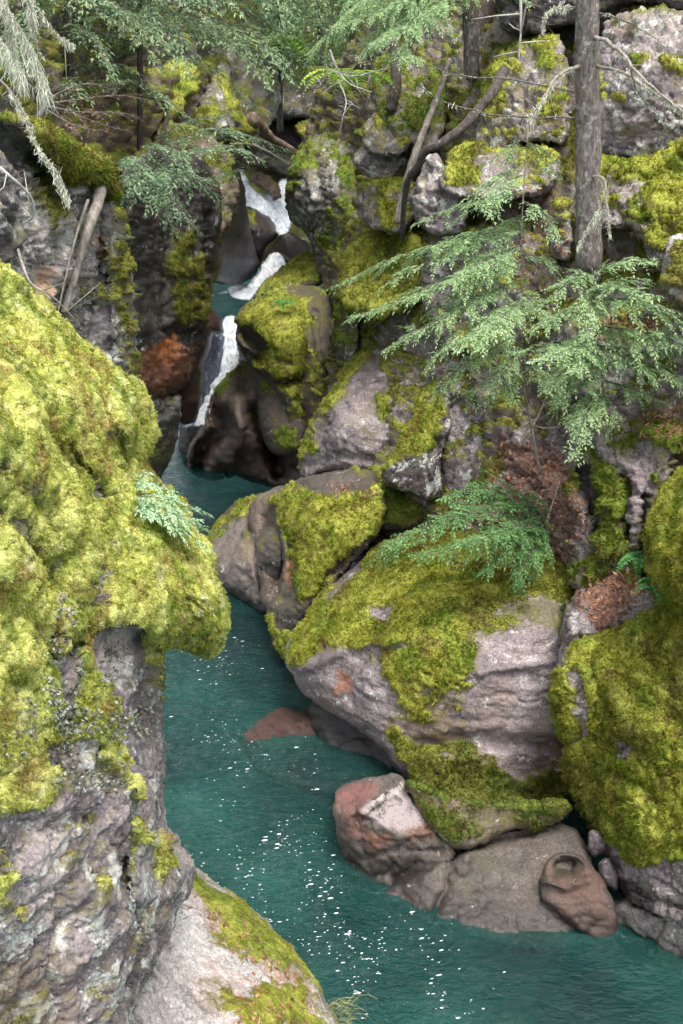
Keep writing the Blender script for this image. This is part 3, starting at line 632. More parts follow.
rock('smooth_shelf', 'wide smooth grey shelf sliding into the water', 'rock',
     '366,898 380,882 410,866 440,852 470,836 506,830 540,820 575,824 590,846 600,880 616,925 606,950 560,960 500,952 440,936 400,916',
     '370,896,z-.08 440,855,z.38 506,832,z.5 575,828,z.6 470,880,z.22 530,870,z.34 600,880,z.35 440,922,z-.03 500,938,z-.03 560,938,z-.03 606,940,z-.05 560,960,z-.2',
     R=.25, w=10, thick=1.4, amp=.03, fac=.02, facf=1.6, pal='tan', lichen=.05, strata=.8, bias=-1.6, up=.3, wetz=.17,
     folds=[('440,856 470,846 540,828', 4, .16), ('370,888 420,868 470,846', 4, .14), ('450,860 446,890 430,918', 4, .08), ('462,868 470,850 450,846', 6, -.1)],
     paint=[('460,880 474,850 500,856 470,900', (.07, .075, .04), .5, 6), ('376,876 440,850 500,836 500,842 440,862 380,892', BLK, .45, 3)])
rock('bowl_rock', 'brown rock with a round pothole beside the smooth shelf', 'rock',
     '538,876 544,862 556,852 576,850 592,860 604,876 614,902 622,940 600,946 574,930 548,908 540,892', '540,878,z.42 574,852,z.62 610,905,z.35 616,934,z.0 590,944,z-.06 565,915,z.22 560,880,z.48',
     R=.10, w=8, thick=.9, amp=.03, fac=.02, facf=2, pal='tan', lichen=.05, strata=.7, bias=-1.6, up=.3, wetz=.2, folds=[('560,866 568,866', 9, .28), ('546,882 566,888 588,880', 4, -.07)],
     paint=[('541,866 600,866 625,950 560,930', srgb(104, 76, 66), .7, 8), ('553,858 577,856 575,874 555,876', srgb(52, 48, 36), .9, 3)])
rock('wedged_stone', 'small purple stone wedged between the shelf and the right outcrop', 'stone', '584,834 594,826 606,840 608,852 596,860 586,852', '586,840,z.65 606,850,z.65', R=.15, w=5, thick=.5, amp=.02, fac=.02, lichen=.1, bias=-1.5, step=1.4, pal='purple')
rock('lower_stone', 'second purple stone below the wedged one', 'stone', '594,862 608,854 618,870 620,892 606,888 598,876', '596,864,z.5 618,885,z.5', R=.15, w=5, thick=.5, amp=.02, fac=.02, lichen=.1, bias=-1.5, step=1.4, pal='purple')
rock('outcrop_foot', 'wet ledge at the foot of the right outcrop', 'rock', '607,908 616,896 640,906 670,914 760,930 780,975 700,975 640,962 616,944 608,928', '608,910,9.75 640,930,9.4 700,925,9.1 760,940,8.7 640,960,9.3',
     R=.2, w=8, thick=1.2, amp=.04, fac=.06, facf=2, pal='grey', lichen=.3, bias=-1.2, wetz=.15)
rock('right_outcrop', 'mossy outcrop with one bare grey patch rising from the water at right', 'outcrop',
     '556,668 560,640 562,616 572,590 590,572 620,566 650,590 690,600 790,600 790,945 740,940 690,930 650,918 624,906 612,880 600,850 590,820 574,788 566,760 556,724 553,696',
     '556,690,10.9 562,620,11.5 590,575,12.0 650,590,11.0 760,600,9.6 760,900,8.5 690,925,8.9 620,900,9.8 575,780,10.8 600,720,10.35 600,660,10.8 640,640,10.6 660,760,9.6 640,840,9.4 620,600,11.5',
     R=.45, w=14, thick=2.2, amp=.07, fa=1.3, fac=.07, facf=1.3, step=1.8, pal='purple', tone='yellow', lichen=.6, bias=-.3, up=.6,
     mpoly=[('553,700 570,640 600,640 690,590 800,600 800,860 683,862 640,870 615,850 596,830 570,770 560,730', 1.2, 7), ('572,668 590,672 588,740 576,740 570,700', -1.5, 5), ('570,590 620,575 640,600 610,628 575,640', -1.6, 7), ('620,742 634,744 632,758 620,756', -2.6, 3), ('562,655 574,660 566,676', -1.5, 3), ('610,872 690,860 800,870 800,950 620,930', -1.5, 6)],
     paint=[('576,600 590,580 626,570 640,590 625,610 600,625', LITT, .9, 6), ('620,860 634,862 634,880 622,878', PALE, .8, 3)],
     folds=[('594,660 606,700 604,740', 5, .22), ('612,770 640,780 660,800', 5, .14), ('612,690 630,720 660,730', 10, -.1), ('620,880 660,900 700,910', 4, .12), ('560,650 590,636 620,628', 6, .12), ('606,640 640,610 660,620', 10, .15)],
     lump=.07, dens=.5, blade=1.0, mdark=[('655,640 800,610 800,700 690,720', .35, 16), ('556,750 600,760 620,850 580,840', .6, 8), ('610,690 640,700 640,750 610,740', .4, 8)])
rock('round_boulder', 'round boulder wrapped in bright moss at the right edge', 'boulder', '650,545 654,520 662,496 676,474 690,462 790,430 790,640 700,612 676,604 660,588 652,570',
     '652,550,10.5 670,490,10.8 700,460,10.4 780,440,9.3 780,620,8.9 690,600,9.6 665,585,10.0 690,530,9.8', R=.5, w=16, thick=1.6, amp=.05, fac=.03, tone='yellow', bias=1.0, up=.6, lump=.06, dens=.6, blade=1.0, wobble=.05,
     paint=[('676,540 790,520 790,560 680,560', srgb(180, 170, 140), .5, 8)])
rock('mossy_pillar', 'pillar of green moss around a dark hollow below the hemlock', 'outcrop',
     '566,476 576,458 596,452 620,446 650,430 672,424 684,440 676,470 660,500 652,530 650,560 640,590 612,596 584,600 570,590 562,560 568,540 574,520 566,500',
     '570,475,12.8 600,455,12.8 650,435,12.2 680,440,11.8 655,530,11.4 640,585,11.5 580,595,12.2 566,555,12.6 610,540,12.0 595,500,12.3',
     R=.4, w=10, thick=1.6, amp=.09, fa=1.5, fac=.08, facf=1.6, pal='purple', tone='green', lichen=.4, bias=.05, up=.7,
     mpoly=[('590,470 600,500 604,540 620,545 624,500 618,460', .6, 6), ('574,470 590,475 604,520 590,525 578,505', -1.5, 6), ('626,455 650,445 646,510 628,515', -1.0, 7)],
     folds=[('584,474 594,500 602,530', 9, .7), ('626,480 628,540', 5, .3), ('646,500 640,570', 5, .3)],
     paint=[('588,478 606,500 606,530 596,525', srgb(96, 92, 82), .7, 5), ('628,455 650,455 648,510 630,510', srgb(150, 130, 134), .5, 6)], lump=.09, dens=.6, blade=1.3)
rock('pillar_cap', 'purple boulder strewn with needles above the mossy pillar', 'boulder', '586,420 600,404 624,398 660,396 700,400 770,390 770,470 700,450 670,452 640,470 612,470 592,456', '590,425,13.0 640,398,13.2 760,395,11.6 760,460,11.2 640,465,12.2 600,450,12.6',
     R=.35, w=9, thick=1.2, amp=.06, fac=.07, facf=1.5, pal='purple', tone='olive', lichen=.4, bias=-.55, up=.8, paint=[('630,420 683,410 683,436 640,440', LITT, .5, 6)], mpoly=[('640,450 700,420 700,450 660,480', .9, 6)])

# ------------------------------------------------------------------ upper right slope
def urock(name, label, cat, outline, ctrl, **kw):
    d = dict(R=.26, w=8, thick=1.3, amp=.09, fa=1.5, fac=.085, facf=1.5, lichen=.9, tone='yellow', bias=-.5, up=1.0, lump=.06, pal='purple'); d.update(kw)
    return rock(name, label, cat, outline, ctrl, **d)
urock('overhang', 'dark overhanging rock face along the top right', 'cliff', '496,-60 560,-80 800,-80 800,0 720,6 683,14 640,6 612,8 600,24 560,30 530,38 508,36 496,20',
      '500,0,18 600,-20,17.2 780,-40,15.5 780,0,15.3 640,5,16.8 540,30,17.6', pal='dark', lichen=.5, bias=-.9, thick=2, R=.4, w=8)
urock('lichen_cliff', 'tall purple face blotched with white lichen behind the conifer trunk', 'cliff', '596,34 612,14 640,8 690,12 790,0 790,180 720,170 683,160 660,166 640,160 612,162 594,150 590,100',
      '598,40,16.4 690,15,15.6 780,20,14.2 780,170,13.6 683,160,14.6 600,150,15.8 640,90,15.2', mpoly=[('620,20 640,16 640,32 622,34', 1.2, 4), ('592,76 610,80 606,98 592,96', 1.2, 4), ('634,56 648,58 644,70 634,66', 1.3, 3), ('660,60 690,62 690,76 664,72', 1.2, 4), ('606,128 636,128 634,138 608,138', 1.2, 3), ('616,90 626,94 632,115 620,110', 1.1, 3)],
      paint=[('592,98 612,100 606,136 592,128', PALE, .9, 4), ('640,12 690,20 690,50 640,50', PALE, .35, 8), ('650,70 676,78 670,96 652,92', BLK, .6, 6), ('592,136 650,140 650,160 600,160', BLK, .35, 6)], bias=-.9)
urock('moss_bank', 'long bank of thick olive moss right of the conifer trunk', 'bank', '588,166 600,158 640,164 664,158 690,140 790,150 790,290 700,286 668,280 650,262 640,236 624,230 600,236 588,210',
      '590,165,14.8 640,165,14.6 690,145,14.3 780,160,12.8 780,280,12 660,270,13.2 600,230,14.2 640,200,14.0', bias=.35, up=.6, tone='yellow', fac=.12, lump=.09, dens=.6,
      mpoly=[('600,180 650,182 634,196 606,200', -1.0, 5), ('590,205 626,208 624,240 590,240', -1.3, 5), ('640,255 668,258 664,280 645,280', -1.3, 4)], paint=[('640,256 668,258 664,282 645,282', srgb(130, 90, 70), .6, 5)])
urock('edge_boulder', 'rounded boulder with a pale rim at the right edge below the moss bank', 'boulder', '664,244 668,236 684,232 780,226 780,330 700,318 680,312 668,300 664,280', '666,245,12.2 690,234,12.2 770,230,11 770,320,10.8 672,300,11.9', bias=.1, tone='olive',
      mpoly=[('660,230 680,230 700,238 676,244 670,262 668,280 660,280', -1.6, 3)], paint=[('660,228 700,228 700,238 676,246 668,262', PALE, .6, 4)])
urock('trunk_rock', 'grey lichen rock hard against the left of the conifer trunk', 'rock', '548,212 560,200 572,206 572,262 556,262 546,246', '550,215,14.6 570,230,14.2', bias=-.5)
urock('pale_ledge', 'pale purple ledge with yellow moss on its crest', 'rock', '478,122 484,92 494,62 510,48 540,36 566,38 566,90 572,140 560,150 540,140 512,148 490,154 474,146',
      '480,125,17.6 500,60,18 560,40,17.2 566,140,16.2 490,150,16.8 520,100,16.9', mpoly=[('480,70 500,52 508,80 500,110 486,120 476,110', 1.5, 4), ('532,34 556,36 552,70 538,66', 1.0, 4), ('540,92 566,96 566,130 542,118', .7, 5)], paint=[('536,90 568,92 566,130 544,120', srgb(150, 98, 70), .5, 5)])
urock('mid_ledge', 'low ledge with a yellow moss cap under the bent dark trunk', 'rock', '446,160 456,148 474,144 500,150 530,150 560,150 556,190 530,200 480,204 450,196 436,180', '450,160,16.9 500,150,16.6 555,155,15.9 540,195,15.4 455,195,16.2',
      mpoly=[('448,150 476,144 474,158 452,164', 1.4, 4), ('456,170 480,168 480,182 460,184', 1.0, 4)])
urock('lichen_wall', 'broad lichen patched wall below the ledges in the centre right', 'rock', '424,156 440,152 452,180 470,200 470,232 440,236 420,230 410,200', '428,158,17.2 465,205,16.4 430,230,16.8', lichen=1.0, bias=-.9,
      paint=[('420,176 432,176 434,196 422,196', PALE, .9, 3)])
urock('mossy_step', 'squat mossy step in front of the dark cleft at top centre', 'rock', '370,60 400,54 440,70 448,100 440,150 420,150 396,146 380,120 366,90', '372,65,21.5 440,75,20 440,145,18.8 390,140,19.6', bias=-.1, tone='green')
urock('angular_boulder', 'angular boulder with a pale pointed top at top centre', 'boulder', '362,128 376,108 390,98 410,100 424,118 420,140 404,156 380,158 364,150', '364,130,20.4 395,100,20.6 420,140,19.2 380,156,19.4', bias=-.5,
      mpoly=[('396,108 424,112 420,140 400,150', .9, 4)])
urock('flat_boulder', 'flat purple boulder over the lichen crag', 'boulder', '350,158 362,144 384,136 404,148 408,160 400,176 382,182 360,178', '352,158,20.6 400,150,19.8 385,180,19.6', bias=-.6)
urock('lower_boulder', 'purple boulder with mossy sides below the flat one', 'boulder', '352,186 368,178 394,180 412,176 420,196 412,222 396,236 372,232 356,214', '354,188,20.2 415,180,19 410,225,18.4 370,230,19', bias=-.35, mpoly=[('385,180 396,184 392,232 380,232', .9, 4)])
urock('moss_dome', 'domed boulder thick with yellow moss behind the hemlock sprays', 'boulder', '343,268 350,250 362,236 380,230 400,232 416,238 424,262 412,300 386,318 356,312 340,296', '345,270,20 380,232,20.2 420,250,18.8 400,300,18.2 350,300,19', bias=1.0, tone='yellow', lump=.09)
urock('dark_cleft_rock', 'green dark rock below the moss dome', 'rock', '330,290 344,280 356,310 362,340 350,366 340,380 332,340', '335,290,21.5 355,310,20.5 345,370,20.2', bias=.2, tone='green', pal='dark')
urock('ivy_step', 'stepped rock with moss tufts behind the hemlock', 'rock', '420,240 470,226 540,230 560,262 560,310 540,350 480,356 440,346 420,300', '425,245,17.2 540,235,15.6 555,310,14.8 480,350,15.8 430,300,17', bias=-.25,
      mpoly=[('460,330 500,330 500,356 462,354', 1.0, 6)])
urock('needle_ledge', 'ledge covered in fallen needles under the right hemlock', 'rock', '556,330 600,316 650,300 700,310 770,300 770,400 700,396 640,398 600,404 560,392', '560,335,14.2 650,305,13.4 760,305,12 760,390,11.8 600,395,13.3', bias=-.4,
      paint=[('600,310 660,320 650,345 600,340', srgb(150, 96, 76), .8, 8)])
# ------------------------------------------------------------------ top left and back
rock('back_overhang', 'dark jutting boulder under the trees at the head of the gorge', 'boulder', '252,120 256,100 268,84 282,74 300,68 330,66 352,80 356,110 340,124 300,120 276,122',
     '255,118,39 290,72,40 350,90,37 340,120,36 280,120,38', R=1, w=14, thick=3, amp=.1, fac=.12, facf=.7, pal='dark', lichen=.5, tone='olive', bias=-.8, up=1, mpoly=[('280,68 330,60 330,74 284,78', .8, 5)], strata=.5)
rock('cleft_rock', 'black rock at the back of the narrow cleft', 'rock', '240,116 280,112 360,112 356,160 300,176 240,170', '245,120,41 350,120,39 300,170,38', R=.5, w=10, thick=2, pal='dark', lichen=0, bias=-1, up=.6, wetz=9)
rock('small_mossy_slab', 'small moss topped slab beside the cleft', 'slab', '292,128 298,122 320,118 334,124 334,134 316,138 300,140', '294,130,31 332,126,30 310,138,30', R=.3, w=5, thick=.8, pal='dark', tone='yellow', bias=.2, up=.9, step=1.6)
rock('moss_spire', 'lichen covered spire with yellow moss shoulders among the left hemlocks', 'cliff', '192,128 196,104 204,90 214,72 222,60 230,78 236,100 244,112 254,126 258,134 240,140 216,142 200,140',
     '195,125,26.5 222,64,27.5 254,132,27 215,120,26.2', R=.5, w=8, thick=1.2, amp=.12, fac=.12, facf=1.5, pal='grey', tone='yellow', lichen=1.0, bias=-.4, up=.9, mpoly=[('226,100 240,110 256,128 250,138 230,134', 1.2, 4), ('198,104 216,106 214,134 200,130', .7, 5), ('222,66 234,90 230,100 222,92', 1, 3)])
rock('moss_crag', 'two lobed crag of yellow moss left of the spire', 'cliff', '158,76 166,66 178,60 192,64 200,78 196,98 184,100 180,120 160,128 144,122 140,100 150,92', '160,80,25 190,66,25.4 194,98,24.8 150,120,24',
     R=.5, w=8, thick=1.5, amp=.12, fac=.12, facf=1.5, pal='grey', tone='yellow', lichen=.7, bias=.35, up=.8, lump=.1)
rock('hidden_crag', 'shaded purple crag beneath the lower left hemlock boughs', 'cliff', '150,120 200,130 230,150 240,190 226,240 190,240 160,220 140,180', '150,125,23.5 225,150,23.5 225,235,22 160,215,21.5',
     R=.6, w=10, thick=1.5, amp=.12, fac=.15, facf=1.2, pal='brown', tone='olive', lichen=.7, bias=-.3, up=1.0, lump=.09)
# ------------------------------------------------------------------ under the water
rock('submerged_boulder', 'brown boulder breaking the surface under the biggest boulder', 'boulder', '234,742 246,722 270,710 300,706 340,718 380,745 410,770 400,800 370,790 330,800 290,790 250,768',
     '236,742,z.03 270,712,z.10 300,706,z.13 340,715,z.08 380,750,z-.03 400,790,z-.2 330,790,z-.3 265,768,z-.12 310,740,z-.02', R=.25, w=14, thick=1.2, amp=.03, fac=.02, pal='red', lichen=0, bias=-2, wetz=.6, strata=.4)
rock('sunken_stone', 'pale stone lying under the water at the bottom edge', 'stone', '470,1040 490,1008 520,994 548,1000 580,1024 600,1080 480,1090', '475,1030,z-.22 520,996,z-.14 590,1040,z-.2 530,1060,z-.1', R=.3, w=18, thick=.8, amp=.03, fac=.02, pal='tan', lichen=0, bias=-2, wetz=.6, strata=.3)
# ------------------------------------------------------------------ water
def water_mat():
    k = NT('river_water'); v = k.coord()
    wv = k.noise(k.coord((1, .75, 1)), 2.2, 3, .5, .3); w2 = k.noise(k.coord((1, 1.6, 1)), 9, 5, .6, .4); w3 = k.noise(k.coord((1, 1.8, 1)), 26, 3, .6)
    h = k.math('ADD', k.math('MULTIPLY', wv, .9), k.math('ADD', k.math('MULTIPLY', w2, .35), k.math('MULTIPLY', w3, .12)))
    nr = k.bump(h, 1.0, .16)
    big = k.noise(v, .35, 4, .55)
    col = k.ramp(big, [(.35, (.002, .038, .036)), (.5, (.005, .082, .072)), (.68, (.022, .155, .118))])
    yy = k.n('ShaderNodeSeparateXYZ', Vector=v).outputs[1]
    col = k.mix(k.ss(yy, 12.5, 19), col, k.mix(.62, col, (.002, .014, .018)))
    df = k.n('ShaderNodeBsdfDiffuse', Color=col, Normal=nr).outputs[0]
    tr = k.n('ShaderNodeBsdfTransparent', Color=(.55, .85, .82)).outputs[0]
    body = k.n('ShaderNodeMixShader', Fac=.38, **{'1': tr, '2': df}).outputs[0]
    gl = k.n('ShaderNodeBsdfGlossy', Color=(1, 1, 1), Roughness=.10, Normal=nr).outputs[0]
    fr = k.n('ShaderNodeFresnel', IOR=1.33, Normal=nr).outputs[0]
    return k.finish(k.n('ShaderNodeMixShader', Fac=fr, **{'1': body, '2': gl}).outputs[0])
WATER = water_mat()
def foam_mat(name, lo=(.18, .25, .32), veil=0.0, sc=(3.6, 3.6, .45)):
    k = NT(name); v = k.coord(sc); n = k.noise(v, 2.2, 7, .7, .6); n2 = k.noise(k.coord(), 16, 5, .7)
    x = k.math('ADD', k.math('MULTIPLY', n, .75), k.math('MULTIPLY', n2, .25))
    col = k.ramp(x, [(.36, lo), (.45 if not veil else .56, (.62, .70, .78) if not veil else (.10, .12, .17)), (.56 if not veil else .66, (.97, .97, .98) if not veil else (.6, .65, .72))])
    b = k.bsdf(Base__Color=col, Roughness=.35, Normal=k.bump(x, .9, .15))
    t = k.n('ShaderNodeBsdfTransparent').outputs[0]
    a = k.ss(x, .30, .38, .45, 1) if not veil else k.ss(x, .35, .5, .75, 1)
    ed = k.math('ADD', k.attr('edge'), k.math('MULTIPLY', k.math('SUBTRACT', k.noise(k.coord((9, 9, 1)), 1.6, 5, .7), .5), 1.6))
    a = k.math('MULTIPLY', a, k.ss(ed, .0, .45))
    return k.finish(k.n('ShaderNodeMixShader', Fac=a, **{'1': t, '2': b}).outputs[0])
FOAM = foam_mat('white_water'); VEIL = foam_mat('glassy_water', (.03, .035, .06), 1.0, (6, 6, 1.2))
k = NT('riverbed'); n_ = k.noise(k.coord(), .8, 6, .6)
BED = k.finish(k.bsdf(Base__Color=k.ramp(n_, [(.4, (.006, .04, .042)), (.6, (.03, .10, .085))]), Roughness=.9))

def ripple(V):
    flow = V*np.array([1, .55, 1]); x = flow[:, 0]; y = V[:, 1]
    w = .018*fbm(V*np.array([1, .7, 1]), 1.3, 3)+.012*np.abs(fbm(V*np.array([1.6, 1.6, 1]), 2.7, 3, .6, 9))
    return w
def pool(name, x0, x1, y0, y1, z, st, label):
    xs = np.arange(x0, x1, st); ys = np.arange(y0, y1, st); X, Y = np.meshgrid(xs, ys); H, W = X.shape
    V = np.c_[X.ravel(), Y.ravel(), np.full(X.size, z)]; V[:, 2] += ripple(V)
    i = np.arange(H*W).reshape(H, W)
    Fq = np.stack([i[:-1, :-1].ravel(), i[:-1, 1:].ravel(), i[1:, 1:].ravel(), i[1:, :-1].ravel()], 1)
    o = mesh_obj(name, V, Fq, WATER, None, (V[:, 0].mean(), V[:, 1].mean(), z))
    return tag(o, label, None, None, 'structure')
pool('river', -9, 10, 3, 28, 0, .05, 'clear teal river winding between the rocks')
pool('pool', -6.2, -1.3, 26.55, 34, 3.14, .06, 'small turquoise pool between the two falls')
r = 300
tag(mesh_obj('riverbed', [(-r, -r, -2.2), (r, -r, -2.2), (r, r, -2.2), (-r, r, -2.2)], np.array([[0, 1, 2, 3]]), BED), 'river bottom under the teal water', None, None, 'structure')

fk = dict(mosspart=False, lichen=0, bias=-3, fac=0, strata=0, lump=0, dens=0, thick=.35, R=.12, w=5, step=1.3, ragged=1.5, kind='structure', smoothn=1, rough_=0)
rock('waterfall', 'white upper waterfall sliding left to right over dark rock', None, '236,168 243,170 249,177 257,188 266,192 274,196 276,182 284,178 292,180 292,206 292,230 285,236 277,238 272,226 262,217 250,211 240,208 236,192',
     '236,170,33.4 262,195,32.4 290,182,33.2 290,230,31.2 276,232,31.0 245,204,31.8', mat=FOAM, amp=.10, fa=3, **fk)
rock('waterfall', 'short white chute below the leaning boulder', None, '266,254 274,250 284,254 287,270 280,280 266,288 252,291 244,286 254,276 260,266', '270,254,30.2 282,268,29.6 255,284,29.2', mat=FOAM, amp=.07, fa=3, **fk)
rock('waterfall', 'white lower waterfall dropping steeply into the dark pool', None, '220,316 237,313 240,330 239,352 236,370 229,386 220,397 213,408 209,420 206,428 194,429 174,429 186,421 196,412 201,398 211,378 219,360 221,340',
     '224,316,26.7 236,330,26.0 232,368,25.4 205,414,24.6 180,426,24.2 214,385,25.0', mat=FOAM, amp=.08, fa=3, **fk)
rock('waterfall', 'glassy dark sheet of water left of the lower fall', None, '208,332 220,330 228,340 226,362 218,384 206,404 200,414 194,404 197,388 201,364 204,346', '214,335,25.9 222,350,25.7 200,405,24.7 204,366,25.1', mat=VEIL, amp=.04, fa=2, **fk)
rock('rapids', 'broken white water at the near edge of the turquoise pool', None, '206,292 222,288 232,292 226,296 214,297 206,300', '208,292,31.0 230,292,30.0 214,298,29', mat=FOAM, amp=.04, fa=3, **fk)
rock('rapids', 'foaming water where the upper chute meets the turquoise pool', None, '226,286 244,286 256,282 266,282 258,292 250,300 240,300 228,296', '226,290,30.2 262,284,29.2 240,300,27.6', mat=FOAM, amp=.05, fa=3, **fk)
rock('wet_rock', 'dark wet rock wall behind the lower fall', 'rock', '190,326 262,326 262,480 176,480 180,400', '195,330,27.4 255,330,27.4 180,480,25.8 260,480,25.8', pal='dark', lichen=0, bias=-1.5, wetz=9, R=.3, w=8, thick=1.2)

# froth flecks stretched to stand for sky glints on the river, too many to count
T = Tri(); k = 0
for _ in range(3900):
    px, py = random.uniform(160, 560), random.uniform(600, 1024)
    cx = 215 if py < 720 else (235+(py-720)*.42 if py < 900 else 330+(py-900)*.65)
    wd = 42 if py < 850 else 80
    if random.random() > .9*math.exp(-((px-cx)/wd)**2): continue
    Yw = waterY(py); q = P3(px, py, Yw)
    if perlin((q*np.array([1.3, .8, 1]))[None])[0] < .0: continue
    s = random.uniform(.002, .008)*(1 if random.random() < .85 else 2.1); n = 6; a = np.linspace(0, 2*PI, n, endpoint=False)+random.random()
    rr = s*np.array([random.uniform(.5, 1.2) for _ in a])
    z = ripple(q[None]*np.array([1, 1, 0]))[0]+.012
    V = np.c_[q[0]+rr*np.cos(a)*2.3, q[1]+rr*np.sin(a)*.8+rr*np.cos(a)*.5, np.full(n, z)]
    V = np.vstack([V, [q[0], q[1], z+.004]])
    T.add(V, [[i, (i+1) % n, n] for i in range(n)]); k += 1
kf = NT('foam_glint'); FLK = kf.finish(kf.bsdf(Base__Color=(.85, .88, .88), Roughness=.4))
tag(T.build('foam_glints', FLK, None, (-1, 12, 0)), 'white flecks on the river, froth mixed with sky glints put in as shapes', None, None, 'stuff')

# ------------------------------------------------------------------ foliage
def norm(v): v = np.asarray(v, float); return v/(np.linalg.norm(v, axis=-1, keepdims=True)+1e-9)
def kites(T, b, d, L, w, nrm):
    s = norm(np.cross(d, nrm)); m = b+d*(L*.45)[:, None]; t = b+d*L[:, None]-np.array([0, 0, 1])*(L*.12)[:, None]
    V = np.stack([b, m+s*w[:, None], t, m-s*w[:, None]], 1).reshape(-1, 3); n = len(b)
    T.add(V, np.arange(4*n).reshape(-1, 4))
def spray(T, W, spine, width, sp=.05, tw=.026, lf=.042, lw=.0062, droop=.3, wr=.006, sub=.38):
    """a flat hemlock spray: side twigs both ways along the spine, leafy shoots fanning from each"""
    n = max(6, int(np.linalg.norm(np.diff(spine, axis=0), axis=1).sum()/sp))
    c = curve(spine, n+1) if len(spine) < 12 else spine
    c = c+width*.10*np.stack([fbm(c, 2.2, 2, off=k) for k in (1, 5, 9)], 1)*np.linspace(0, 1, len(c))[:, None]
    seg = np.linalg.norm(np.diff(c, axis=0), axis=1).cumsum(); L = seg[-1]; s = np.r_[0, seg]
    W.tube(c, np.linspace(wr, wr*.25, len(c)), 4)
    T_ = norm(np.gradient(c, axis=0)); tilt = rng.normal(0, .25); roll = rng.normal(0, .12)
    for i in range(1, len(c)):
        u = s[i]/L; prof = (min(1, .3+u*2.2))*(1-u)**.55+.12
        t = T_[i]; up = norm(np.array([tilt, roll, 1.])); side = norm(np.cross(t, up)); nn = norm(np.cross(side, t))
        for sg in (-1, 1):
            if rng.random() < .22: continue
            Ls = width*1.25*prof*rng.choice([rng.uniform(.25, .6), rng.uniform(.6, 1.0), rng.uniform(.9, 1.3)]); ang = rng.uniform(.6, 1.1)
            d = norm(t*math.cos(ang)+side*sg*math.sin(ang)+nn*rng.normal(0, .2))
            m = max(3, int(Ls/tw)); q = np.linspace(.1, 1, m)
            pts_ = c[i]+d*(Ls*q)[:, None]+np.array([0, 0, -1])*(droop*rng.uniform(.3, 1.7)*Ls*q**2)[:, None]
            if Ls > .08 and wr > .004: W.tube(pts_[[0, m//2, m-1]], [wr*.35, wr*.25, wr*.12], 3)
            dd = norm(np.gradient(pts_, axis=0)); sd = norm(np.cross(dd, nn))
            for g in (-1, 1):
                l = (lf*.55+sub*Ls*(1-q)**.8)*rng.uniform(.5, 1.15, m)
                a = rng.uniform(.55, 1.0, m)[:, None]
                k_ = norm(dd*np.cos(a)+sd*g*np.sin(a)+rng.normal(0, .16, (m, 3)))
                kites(T, pts_, k_, l, l*0+lw*(.8+.4*rng.random(m)), nn+rng.normal(0, .3, (m, 3)))
                o = l > lf*.9
                if o.any():
                    for f_, g2 in ((.35, 1), (.35, -1), (.65, 1), (.65, -1)):
                        p2 = pts_[o]+k_[o]*(l[o]*f_)[:, None]; s2 = norm(np.cross(k_[o], nn))
                        kites(T, p2, norm(k_[o]*.7+s2*g2*.7+rng.normal(0, .15, (o.sum(), 3))), l[o]*.42*(1.25-f_), np.full(o.sum(), lw*.8), nn+rng.normal(0, .3, (o.sum(), 3)))
            kites(T, pts_[-1:], dd[-1:], np.array([lf]), np.array([lw]), nn[None])
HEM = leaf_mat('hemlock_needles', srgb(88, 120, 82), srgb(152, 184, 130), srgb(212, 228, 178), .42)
HEMD = leaf_mat('needles_shade_tone', srgb(68, 94, 66), srgb(122, 152, 112), srgb(188, 206, 156), .4)  # darker hemlock greens, shade of the left slope painted into the needles
TEAL = leaf_mat('seedling_needles', srgb(104, 146, 104), srgb(164, 198, 156), srgb(216, 232, 200), .3)
FERN = leaf_mat('fern_fronds', srgb(50, 104, 60), srgb(84, 150, 84), srgb(130, 184, 100), .4)
REDN = leaf_mat('dead_needles', srgb(96, 70, 62), srgb(142, 108, 96), srgb(176, 146, 130), .2)
USN = leaf_mat('beard_lichen', srgb(160, 162, 144), srgb(206, 208, 190), srgb(236, 238, 222), .3)
TWIG = bark_mat('twig_bark', (.05, .04, .035), (.12, .10, .085), (.22, .19, .165), 1, .3)
BARK = bark_mat('conifer_bark', (.06, .048, .045), (.15, .125, .115), (.28, .24, .225), 1, .55)
DBARK = bark_mat('dark_bark', (.025, .02, .018), (.07, .055, .05), (.14, .115, .105), 1, .2)
GREYW = bark_mat('weathered_wood', (.12, .10, .085), (.26, .225, .19), (.42, .38, .33), .7, .3)
BONE = bark_mat('bleached_wood', (.30, .28, .25), (.48, .46, .42), (.64, .62, .58), .7, .3)

def beard(T, path, n, L, w=.004, bunch=.5):
    c = path; ii = rng.integers(0, len(c), n); f = rng.random(n)[:, None]; jj = np.minimum(ii+1, len(c)-1)
    b = c[ii]*(1-f)+c[jj]*f; cl = .5+.8*np.clip(fbm(b, 5, 2, .5, 12)+.3, 0, 1)
    l = L*rng.uniform(.2, 1, n)*cl
    for s in range(n):
        m = 4; t = np.linspace(0, 1, m)[:, None]; dx = rng.normal(0, .22, 3)*l[s]; dx[2] = 0
        p = b[s]+np.array([0, 0, -1])*l[s]*t+dx*t**.7+rng.normal(0, .012, (m, 3))
        sd = norm(np.array([rng.normal(), rng.normal(), 0])); ww = (w*np.array([.8, 1, .7, .15]))[:, None]
        V = np.stack([p-sd*ww, p+sd*ww], 1).reshape(-1, 3)
        T.add(V, [[2*a, 2*a+1, 2*a+3, 2*a+2] for a in range(m-1)])

